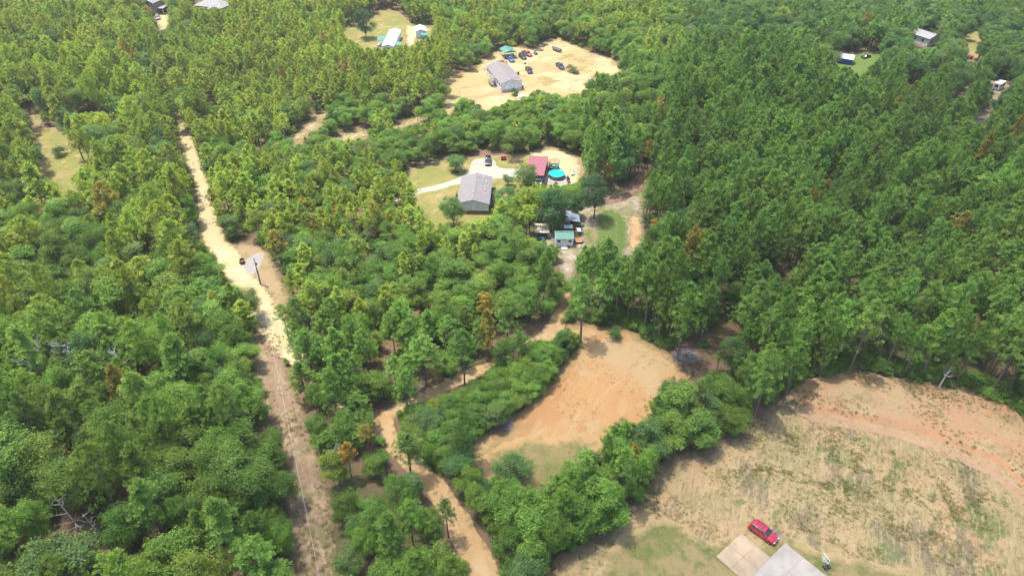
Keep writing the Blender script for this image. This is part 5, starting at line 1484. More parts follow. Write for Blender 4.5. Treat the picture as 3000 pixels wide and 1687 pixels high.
KIT = {}   # kind -> list of dict(crown, trunk, H, R)
SRC = {}   # kind -> collection of whole trees for the masses
def add_kind(kind, specs):
    KIT[kind] = []
    c = bpy.data.collections.new('kit_' + kind)
    SRC[kind] = c
    for i, sp in enumerate(specs):
        cr, tr_, H, Rr, mat = sp
        nm = '%s_model_%02d' % (kind, i)
        crown = tone_mesh(nm + '_crown', cr[0], cr[1], cr[2], mat)
        trunk = tr_.mesh(nm + '_trunk', M_BARK)
        c.objects.link(joined(nm, cr, tr_, mat))
        KIT[kind].append(dict(crown=crown, trunk=trunk, H=H, R=Rr))

def pine_spec(seed, H, Rr, cb, nt_, con):
    V, F, T, C, lean = pine_crown(seed, H, Rr, cb, nt_, con)
    return ((V, F, T), pine_trunk(seed, H, Rr, cb, lean, C), H, Rr, M_NEEDLE)
def leaf_spec(seed, H, Rr, cb, nl, size, lobes, flat=0.75, base=0.2):
    V, F, T, cen, rad = leaf_crown(seed, H, Rr, cb, nl, size, lobes, flat)
    return ((V, F, T), leaf_trunk(seed, H, cb, cen, rad, base), H, Rr, M_LEAF)

add_kind('stand_pine', [pine_spec(11 + i, 13.0, 2.6 * (1, 0.85, 1.15, 0.95, 1.1, 0.75, 1.0, 0.9, 1.2)[i], (0.45, 0.52, 0.40, 0.6, 0.5, 0.35, 0.55, 0.42, 0.62)[i], (300, 240, 330, 220, 300, 260, 260, 280, 240)[i], i in (1, 5, 7)) for i in range(9)])
add_kind('spread_pine', [pine_spec(41 + i, 12.5, 3.5 * (1, 0.9, 1.1, 0.8, 1.0, 1.15, 0.95)[i], (0.36, 0.45, 0.5, 0.3, 0.55, 0.4, 0.34)[i], (480, 420, 460, 400, 380, 520, 460)[i], i == 3) for i in range(7)])
add_kind('broadleaf', [leaf_spec(71 + i, 9.5, 3.5 * (1.0, 0.8, 1.12, 0.9, 1.0, 0.72, 1.05, 0.95, 0.85, 1.1)[i], (0.14, 0.2, 0.3, 0.1, 0.22, 0.12, 0.18, 0.3, 0.1, 0.16)[i], 760, 0.125, (26, 20, 30, 16, 34, 18, 24, 28, 22, 32)[i], (0.75, 0.9, 0.6, 0.8, 0.7, 1.0, 0.65, 0.75, 0.85, 0.7)[i]) for i in range(10)])
add_kind('shrub', [leaf_spec(101 + i, 2.4, 1.5, 0.05, 110, 0.11, 10, 0.85, 0.05) for i in range(6)])

# ------------------------------------------------------------------ where the trees stand
rng = np.random.default_rng(2024)
class Tr:
    __slots__ = ('kind', 'x', 'y', 'h', 'r', 'tint', 'var', 'rot', 'label', 'group', 'px', 'py', 'size', 'forced')

THICKET = [(1090, 1290), (1180, 1225), (1300, 1165), (1420, 1105), (1520, 1065), (1620, 1005), (1690, 955), (1725, 1010), (1665, 1060), (1605, 1130), (1525, 1200), (1445, 1262), (1390, 1305), (1270, 1400), (1150, 1350)]
def region(px, py):
    """(pine share, pine kind, height, broadleaf height, pine tint, broadleaf tint, spacing) by part of the wood"""
    YG, DG = (0.248, 0.328, 0.044), (0.142, 0.250, 0.044)  # pine greens; YG also carries the sunlight's yellow, DG the cloud-shade darkening
    BG, BD, BB = (0.165, 0.278, 0.052), (0.100, 0.190, 0.050), (0.150, 0.250, 0.070)
    if px > 1700 and py > 215 + max(0, (px - 2350)) * 0.22 and not (py > 1130 and px < 2200):
        if px < 1950 and py < 480: return (0.5, 'stand_pine', 11, 8.5, DG, BG, 3.9)
        return (0.9, 'stand_pine', 14.5, 9.5, DG, BD, 3.5)
    if px > 2000 and py < 420: return (0.28, 'stand_pine', 11, 9.5, DG, BD, 4.6)
    if py < 150 and px > 1250: return (0.45, 'stand_pine', 9, 7.5, YG, BG, 4.1)
    if px < 620 and py < 640: return (0.62, 'spread_pine', 13.5, 10, YG, BB, 4.7)
    if py < 470 and px < 1340 and (py < 330 or px < 850): return (0.86, 'stand_pine', 10.5, 7.5, YG, BG, 3.8)
    if py < 520 and px < 1750: return (0.18, 'stand_pine', 8, 7, YG, BG, 4.1)
    if px < 1250 and py < 760 and px > 600: return (0.62, 'stand_pine', 10, 7, YG, BG, 3.9)
    if in_poly(np.array([px]), np.array([py]), THICKET)[0]: return (0.04, 'stand_pine', 6, 4.6, YG, BG, 2.3)
    if px > 1450 and py > 1200: return (0.28, 'stand_pine', 10, 8, DG, BG, 4.0)
    if px > 1560 and py > 730: return (0.5, 'stand_pine', 11, 7, DG, BG, 4.0)
    if px > 780 and py > 1000: return (0.55, 'spread_pine', 11, 7, DG, BG, 4.6)
    if px > 600 and py < 1150: return (0.25, 'stand_pine', 10, 8.5, YG, BG, 4.3)
    if px < 780 and py < 1000: return (0.42, 'spread_pine', 12.5, 9.5, YG, BG, 4.7)
    return (0.46, 'spread_pine', 13, 10.5, (0.165, 0.262, 0.044), BG, 4.9)

def jit_tint(t, a=0.16):
    k = rng.lognormal(0, a)
    return tuple(float(max(0.006, c * k * rng.lognormal(0, a * s))) for c, s in zip(t, (0.5, 0.15, 0.5)))

_b = [(z, x) for z, w in ((1.0, 0), (0.93, 0.4), (0.82, 0.65), (0.7, 0.85), (0.58, 0.9), (0.46, 0.8)) for x in (-w, -w / 2, 0, w / 2, w)]
BZ, BX = np.array([b[0] for b in _b]), np.array([b[1] for b in _b])
def blocked(x, y, h, r, slack=0.0):
    """share of the crown's picture that would cover open ground"""
    zs = h * BZ
    xs = x + r * BX
    px, py, _ = proj(xs, np.full(len(BX), y), zs)
    i = np.clip((px / 3).astype(int) + 20, 0, OPEN.shape[1] - 1)
    j = np.clip((py / 3).astype(int) + 20, 0, OPEN.shape[0] - 1)
    return OPEN[j, i].sum()
OPEN = np.zeros((604, 1042), bool)
_jj, _ii = np.mgrid[0:604, 0:1042]
for V in VISIBLE:
    xs_, ys_ = [v[0] for v in V], [v[1] for v in V]
    i0, i1 = max(0, int(min(xs_) / 3) + 19), min(1041, int(max(xs_) / 3) + 22)
    j0, j1 = max(0, int(min(ys_) / 3) + 19), min(603, int(max(ys_) / 3) + 22)
    sub = np.s_[j0:j1 + 1, i0:i1 + 1]
    OPEN[sub] |= in_poly((_ii[sub] - 20) * 3 + 1.5, (_jj[sub] - 20) * 3 + 1.5, V)

FOOT = [W_[k] for k in W_]
EXTRA_FOOT = EXTRA      # footprints of buildings and vehicles
cand = []
cell = {}
GS = 5.0
def near_ok(x, y, d):
    gx, gy = int(x // GS), int(y // GS)
    for i in (-1, 0, 1):
        for j in (-1, 0, 1):
            for (a, b, dd) in cell.get((gx + i, gy + j), ()):
                if (a - x) ** 2 + (b - y) ** 2 < (min(d, dd) * 0.92) ** 2: return False
    return True
TREES = []
def put(kind, x, y, h, r, tint, label=None, group=None, forced=False):
    t = Tr()
    t.kind, t.x, t.y, t.h, t.r, t.tint = kind, x, y, h, r, tint
    t.var = int(rng.integers(0, len(KIT[kind]))); t.rot = float(rng.uniform(0, 6.28))
    t.label, t.group, t.forced = label, group, forced
    a, b, f = proj(x, y, h * 0.65)
    t.px, t.py, t.size = float(a), float(b), float(FOC * r / f)
    TREES.append(t)
    if kind != 'shrub':
        cell.setdefault((int(x // GS), int(y // GS)), []).append((x, y, max(1.6, r * 1.05)))
    return t

# trees one can name in the photograph: (kind, foot in the photo, height, crown radius, tint, label)
G1, G2, G3 = (0.060, 0.115, 0.030), (0.040, 0.088, 0.030), (0.075, 0.125, 0.034)
BRONZE, GOLD = (0.26, 0.135, 0.022), (0.27, 0.175, 0.03)
NAMED = [
    ('broadleaf', 1335, 504, 5.0, 3.2, G1, 'small round shade tree in a mulch ring on the house lawn'),
    ('broadleaf', 1330, 662, 8.6, 3.4, G1, 'rounded tree covering the front corner of the grey-roofed house'),
    ('broadleaf', 1541, 570, 9.8, 3.5, G3, 'leafy tree standing in front of the red-roofed barn'),
    ('broadleaf', 1488, 545, 3.6, 1.8, (0.095, 0.125, 0.06), 'pale wispy tree at the end of the gravel driveway'),
    ('broadleaf', 1484, 600, 5.0, 3.2, G1, 'low spreading tree beside the grey-roofed house, nearer the barn'),
    ('broadleaf', 1617, 676, 13.2, 4.9, G2, 'largest oak, leaning over the grey metal shed roof'),
    ('broadleaf', 1740, 641, 12.5, 4.2, (0.04, 0.075, 0.033), 'dark oak with bare trunk beside the garden plot'),
    ('broadleaf', 1687, 636, 7, 2.3, G2, 'slim oak between the two larger oaks behind the sheds'),
    ('broadleaf', 1073, 112, 12.5, 4.4, (0.03, 0.07, 0.032), 'big dark round oak on the far lawn by the mobile home'),
    ('stand_pine', 1314, 1572, 9.2, 1.75, (0.085, 0.115, 0.03), 'lone slim pine standing against the orange clay track'),
    ('stand_pine', 1206, 1402, 10.5, 2.5, (0.075, 0.118, 0.025), 'twin-trunk looking pine where the clay track bends'),
    ('stand_pine', 2022, 1250, 11.5, 2.2, (0.10, 0.128, 0.035), 'lone yellow-green pine with bare trunk between clearing and field'),
    ('spread_pine', 245, 470, 13.5, 3.0, (0.10, 0.14, 0.028), 'leaning pine with long bare trunk in the west lawn'),
    ('shrub', 178, 458, 3.0, 2.3, G2, 'dark bush on the west lawn'),
    ('shrub', 1674, 210, 2.6, 2.2, (0.085, 0.095, 0.05), 'scrubby bush beside the black pickup on the sand yard'),
    ('shrub', 1683, 216, 2.0, 1.8, (0.08, 0.10, 0.045), 'lower scrubby bush behind the black pickup on the sand yard'),
    ('shrub', 1508, 280, 2.6, 1.6, G2, 'dark bush in front of the white house gable'),
    ('shrub', 1800, 992, 3.6, 1.5, G1, 'upright bush alone on the upper edge of the orange clearing'),
    ('broadleaf', 1500, 1405, 6.2, 3.4, (0.062, 0.112, 0.034), 'broad bushy tree on the lower tip of the orange clearing'),
    ('broadleaf', 1335, 1395, 5.5, 3.1, (0.055, 0.11, 0.034), 'rounded grey-green tree between clay track and clearing'),
    ('shrub', 1392, 1400, 2.6, 1.5, (0.045, 0.125, 0.03), 'glossy green bush at the clearing tip by the clay track'),
    ('broadleaf', 1412, 1462, 4.2, 2.3, G2, 'dark round bushy tree below the clearing tip'),
    ('shrub', 1450, 1510, 2.6, 1.4, (0.045, 0.13, 0.03), 'bright green bush just beneath the dark round tree by the clay track'),
    ('stand_pine', 1085, 958, 6.5, 1.4, GOLD, 'golden dying pine in the middle of the wood'),
    ('stand_pine', 1425, 965, 9.2, 2.4, (0.20, 0.145, 0.025), 'large orange-tinged pine above the clay track'),
    ('stand_pine', 1905, 736, 8.8, 1.6, BRONZE, 'bright orange dead pine at the edge of the garden'),
    ('stand_pine', 1780, 545, 6.0, 1.1, BRONZE, 'small orange pine behind the dark oak'),
    ('stand_pine', 1895, 500, 9.5, 2.0, (0.16, 0.105, 0.025), 'rusty pine at the head of the straw path'),
    ('stand_pine', 1030, 1395, 8.5, 1.5, (0.20, 0.13, 0.025), 'orange-brown pine beside the bend of the clay track'),
    ('stand_pine', 1090, 1350, 9.0, 1.8, (0.15, 0.125, 0.027), 'bronze-green pine just above the orange-brown one'),
    ('stand_pine', 1845, 1395, 8.0, 1.2, (0.20, 0.135, 0.03), 'narrow golden pine in the thicket between clearing and field'),
    ('stand_pine', 1800, 1450, 7.5, 1.5, (0.085, 0.12, 0.03), 'narrow green pine in front of the golden one'),
    ('spread_pine', 443, 82, 9.0, 3.2, (0.17, 0.135, 0.03), 'orange-tinged tree in front of the tall grey house'),
    ('stand_pine', 900, 660, 8.5, 1.5, (0.21, 0.135, 0.03), 'orange-tinged pine among young pines west of the house'),
    ('stand_pine', 1000, 690, 8.5, 1.4, (0.20, 0.115, 0.025), 'rusty pine with a dark trunk west of the lawn'),
    ('stand_pine', 955, 545, 7.5, 1.2, GOLD, 'small golden pine crown in the young wood'),
    ('stand_pine', 1095, 720, 8.0, 1.5, (0.22, 0.14, 0.03), 'amber pine below the house lawn, beside the rusty one'),
    ('stand_pine', 1195, 700, 7.0, 1.3, (0.21, 0.13, 0.03), 'amber-topped pine at the corner of the house lawn'),
    ('stand_pine', 640, 645, 9.0, 1.9, (0.15, 0.135, 0.027), 'amber-flecked pine leaning over the dirt road'),
    ('broadleaf', 300, 1420, 9.5, 3.6, (0.16, 0.20, 0.03), 'bright lime green tree in the lower left wood'),
    ('broadleaf', 130, 1010, 9, 2.6, (0.19, 0.17, 0.03), 'yellow-leaved tree in the wood near the left edge'),
    ('broadleaf', 395, 1000, 7, 2.2, (0.14, 0.19, 0.03), 'lime green tree in the middle of the left wood'),
    ('broadleaf', 735, 935, 8.5, 3.4, (0.085, 0.12, 0.035), 'feathery tree leaning out over the dirt road'),
    ('stand_pine', 850, 1000, 9.5, 2.5, (0.10, 0.135, 0.027), 'pine on the outer bend where the dirt road turns'),
]
def yaw_to(a, b):
    d = b - a
    return math.atan2(d.y, d.x)
for (k, px, py, h, r, tint, lab) in NAMED:
    p = S(px, py)
    put(k, p.x, p.y, h, r, tuple(c * 1.9 for c in tint), lab, forced=True)

# natural spacing over the whole view
pts = []
for i in range(48000):
    y = 42 + 390 * rng.random() ** 0.9
    half = (y * math.cos(PITCH) + CAM_H * math.sin(PITCH)) * 0.7215 + 14
    if rng.random() * 310 > half: continue
    pts.append((float(rng.uniform(-half, half)), float(y)))
for zone, n_ in ((THICKET, 1600), ([(1380, 1480), (1440, 1400), (1600, 1440), (1740, 1330), (1890, 1240), (2010, 1180), (2110, 1200), (2220, 1240), (2080, 1310), (1920, 1350), (1900, 1440), (1740, 1580), (1620, 1660), (1490, 1687), (1440, 1600)], 1500)):
    zw = np.array(gpts(zone))
    for i in range(n_ * 3):
        q_ = rng.uniform(zw.min(0), zw.max(0))
        if in_poly(q_[:1], q_[1:], zw.tolist())[0]: pts.append((float(q_[0]), float(q_[1])))
pts = np.array(pts)
PX, PY, _ = proj(pts[:, 0], pts[:, 1], 0.0)
bad = np.zeros(len(pts), bool)
for f in FOOT + EXTRA_FOOT:
    bad |= in_poly(pts[:, 0], pts[:, 1], f)
for i in np.nonzero(~bad)[0]:
    x, y = pts[i]
    share, pk, ph, bh, pt, bt, sp = region(PX[i], PY[i])
    lowf = noise.noise(Vector((x * 0.02, y * 0.02, 9.0)))
    sp *= 0.80 * (1 + 0.3 * noise.noise(Vector((x * 0.06, y * 0.06, 2.0))))
    hk = (1 + 0.22 * lowf) * rng.uniform(0.72, 1.25)
    if not near_ok(x, y, sp): continue
    cl = noise.noise(Vector((x * 0.035, y * 0.035, 5.0)))
    pine = rng.random() < share + 0.45 * cl
    for attempt in range(5):
        sc = (1.0, 0.8, 0.6, 0.42, 0.28)[attempt]
        if pine:
            k = pk
            h = ph * sc * hk
            r = (2.35 if pk == 'stand_pine' else 3.1) * (h / (13 if pk == 'stand_pine' else 12.5)) ** 0.6 * rng.uniform(0.75, 1.22)
        else:
            k = 'broadleaf'
            h = bh * sc * hk
            r = 3.15 * (h / 9.5) ** 0.8 * rng.uniform(0.75, 1.3)
        if blocked(x, y, h, r) == 0: break
    else:
        continue
    tint = jit_tint(tuple(c * (1 + 0.25 * cl) for c in (pt if pine else bt)), 0.12)
    u = rng.random()
    if pine and u < 0.022: tint = jit_tint((0.26, 0.225, 0.042))
    elif not pine and u < 0.05: tint = jit_tint((0.21, 0.29, 0.05), 0.1)
    elif not pine and u < 0.17: tint = jit_tint((0.13, 0.215, 0.068), 0.1)
    put(k, float(x), float(y), h, r, tint)

# saplings under and between the tall crowns
ks = 0
for i in rng.permutation(len(pts)):
    if ks > 1500: break
    if bad[i]: continue
    x, y = pts[i]
    h = rng.uniform(2.2, 5.0); r = h * rng.uniform(0.3, 0.42)
    if blocked(x, y, h, r) > 0: continue
    put('broadleaf', float(x), float(y), h, r, jit_tint((0.15, 0.265, 0.05), 0.12)); ks += 1
# low brush along the foot of the wood beside the clearing and the field
for line, n_ in (([(1660, 940), (1760, 948), (1840, 950), (1900, 985), (1960, 1015)], 40), ([(2080, 1120), (2160, 1200), (2240, 1180), (2310, 1130), (2380, 1105), (2460, 1085), (2560, 1075), (2640, 1100), (2740, 1120), (2840, 1140), (2930, 1165), (3010, 1220)], 120)):
    c_ = [S(*q_).to_2d() for q_ in line]
    for k in range(n_ * 2):
        f = rng.random() * (len(c_) - 1); i = min(int(f), len(c_) - 2)
        q_ = c_[i].lerp(c_[i + 1], f - i)
        x, y = q_.x + rng.normal(0, 1.2), q_.y + abs(rng.normal(0, 2.5))
        h = rng.uniform(0.6, 2.4)
        if any(in_poly(np.array([x]), np.array([y]), f_)[0] for f_ in FOOT): continue
        put('shrub', float(x), float(y), h, h * rng.uniform(0.6, 0.95), jit_tint((0.15, 0.25, 0.05), 0.15))

# shrubs: fringe of every opening and gaps of the wood
ns = 0
for i in rng.permutation(len(pts)):
    if ns > 2600: break
    x, y = pts[i] + rng.uniform(-1.5, 1.5, 2)
    px, py = PX[i], PY[i]
    h = rng.uniform(0.9, 2.6)
    if any(in_poly(np.array([x]), np.array([y]), f)[0] for f in FOOT + EXTRA_FOOT): continue
    if blocked(x, y, h, h * 0.6) > 0 or rng.random() < 0.25: continue
    put('shrub', float(x), float(y), h, h * rng.uniform(0.6, 0.85), jit_tint((0.14, 0.235, 0.045)))
    ns += 1

# ------------------------------------------------------------------ the trees that show largest become things of their own
def instance(t, name, cat):
    K = KIT[t.kind][t.var]
    e = link(name, None)
    e.empty_display_size = 0.3
    e.location = (t.x, t.y, 0)
    e.rotation_euler = (0, 0, t.rot)
    s = (t.r / K['R'], t.r / K['R'], t.h / K['H'])
    e.scale = s
    c = link('crown', K['crown'], e)
    c['tint'] = list(t.tint)
    link('trunk', K['trunk'], e)
    tag(e, t.label, cat, t.group)
    return e

def scatter(name, label, kind, items, mat=None):
    if not items: return
    me = bpy.data.meshes.new(name)
    me.from_pydata([(t.x, t.y, -0.02) for t in items], [], [])
    def attr(nm, typ, key, vals):
        a = me.attributes.new(nm, typ, 'POINT')
        a.data.foreach_set(key, np.asarray(vals, np.float32 if typ != 'INT' else np.int32).ravel())
    attr('tint', 'FLOAT_COLOR', 'color', [(*t.tint, 1) for t in items])
    attr('turn', 'FLOAT_VECTOR', 'vector', [(0, 0, t.rot) for t in items])
    attr('size3', 'FLOAT_VECTOR', 'vector', [(t.r / KIT[kind][t.var]['R'],) * 2 + (t.h / KIT[kind][t.var]['H'],) for t in items])
    attr('pick', 'INT', 'value', [t.var for t in items])
    o = link(name, me)
    g = bpy.data.node_groups.new(name + '_spread', 'GeometryNodeTree')
    g.interface.new_socket('Geometry', in_out='INPUT', socket_type='NodeSocketGeometry')
    g.interface.new_socket('Geometry', in_out='OUTPUT', socket_type='NodeSocketGeometry')
    N = g.nodes.new
    gi, go = N('NodeGroupInput'), N('NodeGroupOutput')
    ci = N('GeometryNodeCollectionInfo')
    ci.inputs['Collection'].default_value = SRC[kind]
    ci.inputs['Separate Children'].default_value = True
    ci.inputs['Reset Children'].default_value = True
    ip = N('GeometryNodeInstanceOnPoints')
    ip.inputs['Pick Instance'].default_value = True
    def na(nm, typ):
        n = N('GeometryNodeInputNamedAttribute'); n.data_type = typ
        n.inputs[0].default_value = nm
        return [s for s in n.outputs if s.enabled and s.name == 'Attribute'][0]
    L = g.links.new
    e2r = N('FunctionNodeEulerToRotation')
    L(na('turn', 'FLOAT_VECTOR'), e2r.inputs[0])
    L(gi.outputs[0], ip.inputs['Points']); L(ci.outputs[0], ip.inputs['Instance'])
    L(na('pick', 'INT'), ip.inputs['Instance Index'])
    L(e2r.outputs[0], ip.inputs['Rotation'])
    L(na('size3', 'FLOAT_VECTOR'), ip.inputs['Scale'])
    L(ip.outputs[0], go.inputs[0])
    md = o.modifiers.new('spread', 'NODES')
    md.node_group = g
    tag(o, label, kind='stuff')
    return o

LANDMARKS = [('the utility pole', 764, 815), ('the bend of the dirt road', 830, 970), ('the top of the dirt road', 560, 440), ('the gravel apron', 745, 770), ('the power line corridor', 900, 1400),
             ('the foot of the power line corridor', 930, 1640), ('the fork of the clay track', 1130, 1250), ('the foot of the clay track', 1420, 1640), ('the bend of the clay track', 1290, 1430),
             ('the orange clearing', 1700, 1150), ('the tip of the orange clearing', 1430, 1340), ('the grey brush pile', 2020, 1050), ('the red car', 2235, 1560), ('the concrete pad', 2100, 1620),
             ('the cut bank', 2600, 1230), ('the corner of the stubble field', 2310, 1170), ('the far end of the cut bank', 2930, 1300), ('the green-roofed shed', 1655, 695), ('the garden plot', 1800, 680),
             ('the straw path', 1880, 520), ('the round pool', 1632, 508), ('the grey-roofed house', 1395, 570), ('the white house', 1470, 225), ('the sand yard', 1700, 200), ('the mobile home', 1140, 110),
             ('the west lawn', 190, 480), ('the bleached dead trees', 245, 1080), ('the fallen bare trunk', 240, 1550), ('the lime green tree', 290, 1330), ('the yellow-leaved tree', 120, 950),
             ('the golden dying pine', 1090, 920), ('the orange-tinged pine', 1425, 920), ('the orange dead pine', 1900, 690), ('the canopy shed', 2475, 175), ('the camper', 2925, 255)]
ORD = ['first', 'second', 'third', 'fourth', 'fifth', 'sixth', 'seventh', 'eighth', 'ninth', 'tenth', 'eleventh', 'twelfth', 'thirteenth', 'fourteenth', 'fifteenth', 'sixteenth', 'seventeenth', 'eighteenth', 'nineteenth', 'twentieth']
def side_word(dx, dy):
    return _side(dx, dy)
def _side(dx, dy):
    if abs(dx) > 2 * abs(dy): return 'right of' if dx > 0 else 'left of'
    if abs(dy) > 2 * abs(dx): return 'below' if dy > 0 else 'above'
    return ('below right of' if dx > 0 else 'below left of') if dy > 0 else ('above right of' if dx > 0 else 'above left of')
def tone_word(t, pine):
    r, g, b = t
    if r > g * 1.02: return 'bronze'
    if r > 0.74 * g: return 'yellow-green'
    if g < 0.085: return 'dark green'
    if g > 0.125: return 'bright green'
    return 'mid green'

def choose(kinds, n, name, cat, word, group):
    c = [t for t in TREES if t.kind in kinds and not t.forced and -10 < t.px < 3010 and -5 < t.py < 1692]
    c.sort(key=lambda t: -t.size * (0.6 + 0.4 * t.h / 10))
    pick = c[:n]
    buckets = {}
    for t in pick:
        lm = min(LANDMARKS, key=lambda l: (l[1] - t.px) ** 2 + (l[2] - t.py) ** 2)
        dx, dy = t.px - lm[1], t.py - lm[2]
        t.label = (tone_word(t.tint, True), side_word(dx, dy), lm[0])
        buckets.setdefault((side_word(dx, dy), lm[0]), []).append(((dx * dx + dy * dy), t))
    for (sd, lm), lst in buckets.items():
        lst.sort(key=lambda q: q[0])
        for i, (_, t) in enumerate(lst):
            t.label = '%s %s %s %s, %s out' % (t.label[0], word, sd, lm, (ORD[i] if i < 20 else ORD[i - 20].replace('first', 'twenty-first').replace('second', 'twenty-second').replace('third', 'twenty-third') if i < 23 else 'far'))
            t.group = group
    ids = {id(t) for t in pick}
    forced = [t for t in TREES if t.kind in kinds and t.forced]
    for t in forced + pick:
        instance(t, name, cat)
    return ids, {id(t) for t in forced}

done = set()
for kinds, n, name, cat, word, group in ((('stand_pine', 'spread_pine'), 262, 'pine_tree', 'pine tree', 'pine', 'pines of the surrounding wood'),
                                         (('broadleaf',), 262, 'broadleaf_tree', 'tree', 'leafy tree', 'leafy trees of the surrounding wood'),
                                         (('shrub',), 150, 'shrub', 'shrub', 'low shrub', 'shrubs along the openings')):
    a, b = choose(kinds, n, name, cat, word, group)
    done |= a | b
for kind, name, lab in (('stand_pine', 'pine_stand_forest', 'dense far stand of slender pines'), ('spread_pine', 'spreading_pine_forest', 'far spreading pines of the wood'),
                        ('broadleaf', 'leafy_forest', 'far leafy trees of the wood'), ('shrub', 'woodland_undergrowth', 'low undergrowth between the trees')):
    scatter(name, lab, kind, [t for t in TREES if t.kind == kind and id(t) not in done])
print('TREES', len(TREES), {k: sum(t.kind == k for t in TREES) for k in KIT})

# ------------------------------------------------------------------ weeds and grass tufts on the open ground
def tuft_model(seed, n, h, spread, w):
    r_ = np.random.default_rng(seed)
    V, F, T = [], [], []
    for i in range(n):
        a = r_.uniform(0, 6.28); d = np.array([math.cos(a), math.sin(a), 0]); s = np.array([-d[1], d[0], 0])
        p = d * r_.uniform(0, spread); l = h * r_.uniform(0.5, 1.1)
        tip = p + d * l * r_.uniform(0.3, 0.9) + np.array([0, 0, l * 0.8])
        k = len(V)
        V += [p - s * w, p + s * w, tip]; F.append((k, k + 1, k + 2)); T += [r_.uniform(0.2, 0.8)] * 3
    return ((np.array(V), F, np.array(T)), MB().tube([(0, 0, -0.05), (0, 0, 0.02)], 0.01, 3, False), h, spread, M_LEAF)
add_kind('weed', [tuft_model(200 + i, 40, 0.28, 0.38, 0.045) for i in range(5)])
WEEDS = []
def weeds_in(foot, n, tints, hs=(0.15, 0.5), thr=-1, zfun=None, scale=0.12, seed=0):
    P = np.array(W_[foot]); lo, hi = P.min(0), P.max(0)
    k = 0
    for _ in range(n * 30):
        if k >= n: break
        x, y = rng.uniform(lo[0], hi[0]), rng.uniform(lo[1], hi[1])
        if sample_noise(x, y, scale, seed) < thr + 0.12 * rng.normal(): continue
        if not in_poly(np.array([x]), np.array([y]), W_[foot])[0]: continue
        t = Tr(); t.kind, t.x, t.y = 'weed', x, y
        h = rng.uniform(*hs); t.h, t.r = h, h * rng.uniform(1.0, 1.8)
        t.tint = jit_tint(tints[int(rng.integers(len(tints)))]); t.var = int(rng.integers(5)); t.rot = float(rng.uniform(0, 6.28))
        WEEDS.append(t); k += 1
GRN, STR, DRY = (0.15, 0.20, 0.06), (0.42, 0.31, 0.16), (0.24, 0.20, 0.08)
weeds_in('field', 6500, [GRN, GRN, DRY], (0.08, 0.2), 0.12, seed=3)
weeds_in('field', 2600, [STR, DRY], (0.08, 0.2), -0.2, seed=9)
weeds_in('gap0', 120, [GRN, DRY], (0.15, 0.4))
weeds_in('gap1', 120, [GRN, DRY], (0.15, 0.4))
weeds_in('gap2', 90, [GRN, DRY], (0.15, 0.4))
weeds_in('clear', 900, [GRN, DRY], (0.07, 0.18), 0.1, seed=5)
weeds_in('ease', 600, [GRN, DRY], (0.1, 0.28), -0.05, seed=6)
weeds_in('yard1', 300, [DRY, GRN], (0.12, 0.3), 0.15, seed=2)
weeds_in('sheds', 500, [GRN, DRY], (0.1, 0.28), 0.0, seed=8)
def weeds_line(pix, n, wid, tints, hs):
    c = [S(*q).to_2d() for q in pix]
    for k in range(n):
        f = rng.random() * (len(c) - 1); i = min(int(f), len(c) - 2)
        q = c[i].lerp(c[i + 1], f - i)
        x, y = q.x + rng.normal(0, wid), q.y + rng.normal(0, wid)
        if sample_noise(x, y, 0.5, 4) < -0.1: continue
        t = Tr(); t.kind, t.x, t.y = 'weed', x, y
        h = rng.uniform(*hs); t.h, t.r = h, h * rng.uniform(1.0, 1.8)
        t.tint = jit_tint(tints[int(rng.integers(len(tints)))]); t.var = int(rng.integers(5)); t.rot = float(rng.uniform(0, 6.28))
        WEEDS.append(t)
weeds_line([(2440, 1345), (2560, 1395), (2660, 1450), (2780, 1500), (2900, 1545)], 1200, 1.3, [GRN, DRY, (0.16, 0.23, 0.06)], (0.08, 0.2))
weeds_line([(2170, 1385), (2250, 1378), (2340, 1400), (2440, 1425), (2560, 1450)], 500, 0.7, [GRN, DRY], (0.1, 0.22))
weeds_line([(2240, 1560), (2330, 1540), (2450, 1590), (2600, 1640)], 400, 0.8, [GRN, DRY], (0.1, 0.2))
for a_ in ((2310, 1260, 2330, 1330), (2420, 1270, 2440, 1350), (2500, 1290, 2520, 1370), (2760, 1400, 2780, 1500), (2850, 1430, 2870, 1520), (2620, 1480, 2640, 1600), (2740, 1540, 2760, 1640), (2470, 1400, 2460, 1500)):
    weeds_line([a_[:2], a_[2:]], 260, 1.1, [GRN, DRY, DRY], (0.08, 0.2))
def lift(o):
    for v in o.data.vertices:
        if in_poly(np.array([v.co.x]), np.array([v.co.y]), W_['field'])[0]:
            v.co.z = bank_h(v.co.x, v.co.y, 5.0)
lift(scatter('ground_weeds', 'sparse weeds and dry grass tufts on the open ground', 'weed', WEEDS))

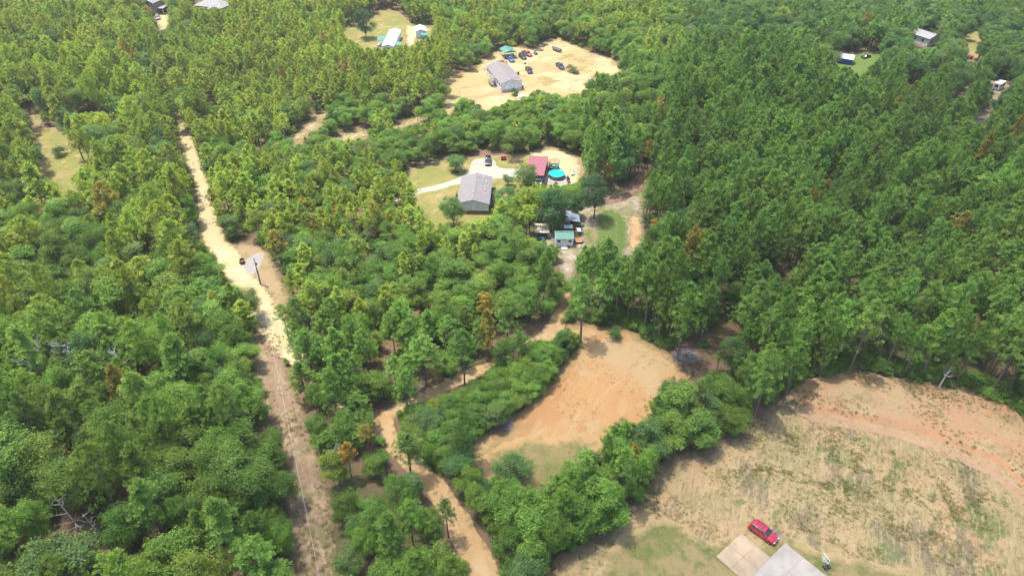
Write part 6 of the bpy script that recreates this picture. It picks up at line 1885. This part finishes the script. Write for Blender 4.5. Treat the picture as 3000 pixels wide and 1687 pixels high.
# ------------------------------------------------------------------ a drifting cloud that shades the near and eastern ground
def make_cloud():
    CH = 620.0
    off = SUN_DIR * (CH / SUN_DIR.z)
    shade = gpts([(-1300, 1250), (0, 1200), (500, 1160), (850, 1120), (1250, 1020), (1560, 850), (1720, 600), (1790, 400), (1900, 290), (2200, 230), (2600, 210), (3200, 260), (4200, 330)]) + [(420, 60), (300, -60), (-60, -120), (-240, -40)]
    P = np.array(shade)
    g = 9.0
    lo, hi = P.min(0) - 40, P.max(0) + 40
    xs, ys = np.arange(lo[0], hi[0], g), np.arange(lo[1], hi[1], g)
    X, Y = np.meshgrid(xs, ys)
    A = np.stack([X.ravel(), Y.ravel()], 1)
    Q = np.array([[p.x, p.y] for p in resample([Vector(p) for p in shade], 4)])
    d = np.sqrt(((A[:, None] - Q[None]) ** 2).sum(2)).min(1)
    ins = in_poly(A[:, 0], A[:, 1], shade)
    sd = np.where(ins, d, -d) + np.array([14 * noise.fractal(Vector((a * 0.02, b * 0.02, 1)), 0.8, 2.1, 4) for a, b in A])
    dens = np.clip((sd + 12) / 38.0, 0, 1)
    dens = dens * dens * (3 - 2 * dens)
    keep = dens > 0
    nx = len(xs)
    top, bot = [], []
    for (a, b), k in zip(A, dens):
        n_ = noise.fractal(Vector((a * 0.012, b * 0.012, 8)), 0.9, 2.0, 4)
        top.append((a + off.x, b + off.y, CH + k * (70 + 45 * n_) + 2))
        bot.append((a + off.x, b + off.y, CH - k * (10 + 6 * n_)))
    n0 = len(A)
    F = []
    for j in range(len(ys) - 1):
        for i in range(nx - 1):
            q = (j * nx + i, j * nx + i + 1, (j + 1) * nx + i + 1, (j + 1) * nx + i)
            if all(keep[k] for k in q):
                F.append(q); F.append(tuple(n0 + k for k in q[::-1]))
    me = bpy.data.meshes.new('cloud')
    me.from_pydata(top + bot, [], F)
    a = me.attributes.new('thick', 'FLOAT', 'POINT')
    a.data.foreach_set('value', np.concatenate([dens, dens]).astype(np.float32))
    me.polygons.foreach_set('use_smooth', [True] * len(me.polygons))
    q = NT('cloud')
    at = q.n('Attribute', attribute_name='thick').outputs['Fac']
    tr = q.n('BsdfTransparent')
    df = q.n('BsdfTranslucent', {0: (0.95, 0.95, 0.95)})
    mx = q.n('MixShader', {0: q.math('MULTIPLY', at, 0.27), 1: tr.outputs[0], 2: df.outputs[0]})
    q.t.links.new(mx.outputs[0], q.out.inputs[0])
    me.materials.append(q.m)
    tag(link('drifting_clouds', me), 'thin cloud drifting high above the near wood', kind='stuff')
make_cloud()


# ------------------------------------------------------------------ thin even haze, added to lift the black gaps between trees
def make_haze():
    m = MB().box((0, 1200, 51.5), (7600, 5800, 107))
    q = NT('haze')
    q.t.nodes.remove(q.b)
    pv = q.n('VolumePrincipled', {'Color': (0.96, 0.94, 0.87, 1), 'Density': 0.00016, 'Anisotropy': 0.2})
    q.t.links.new(pv.outputs[0], q.out.inputs['Volume'])
    tag(m.build('haze', q.m), 'thin pale haze added over the whole wood to lift dark gaps', kind='stuff')
make_haze()
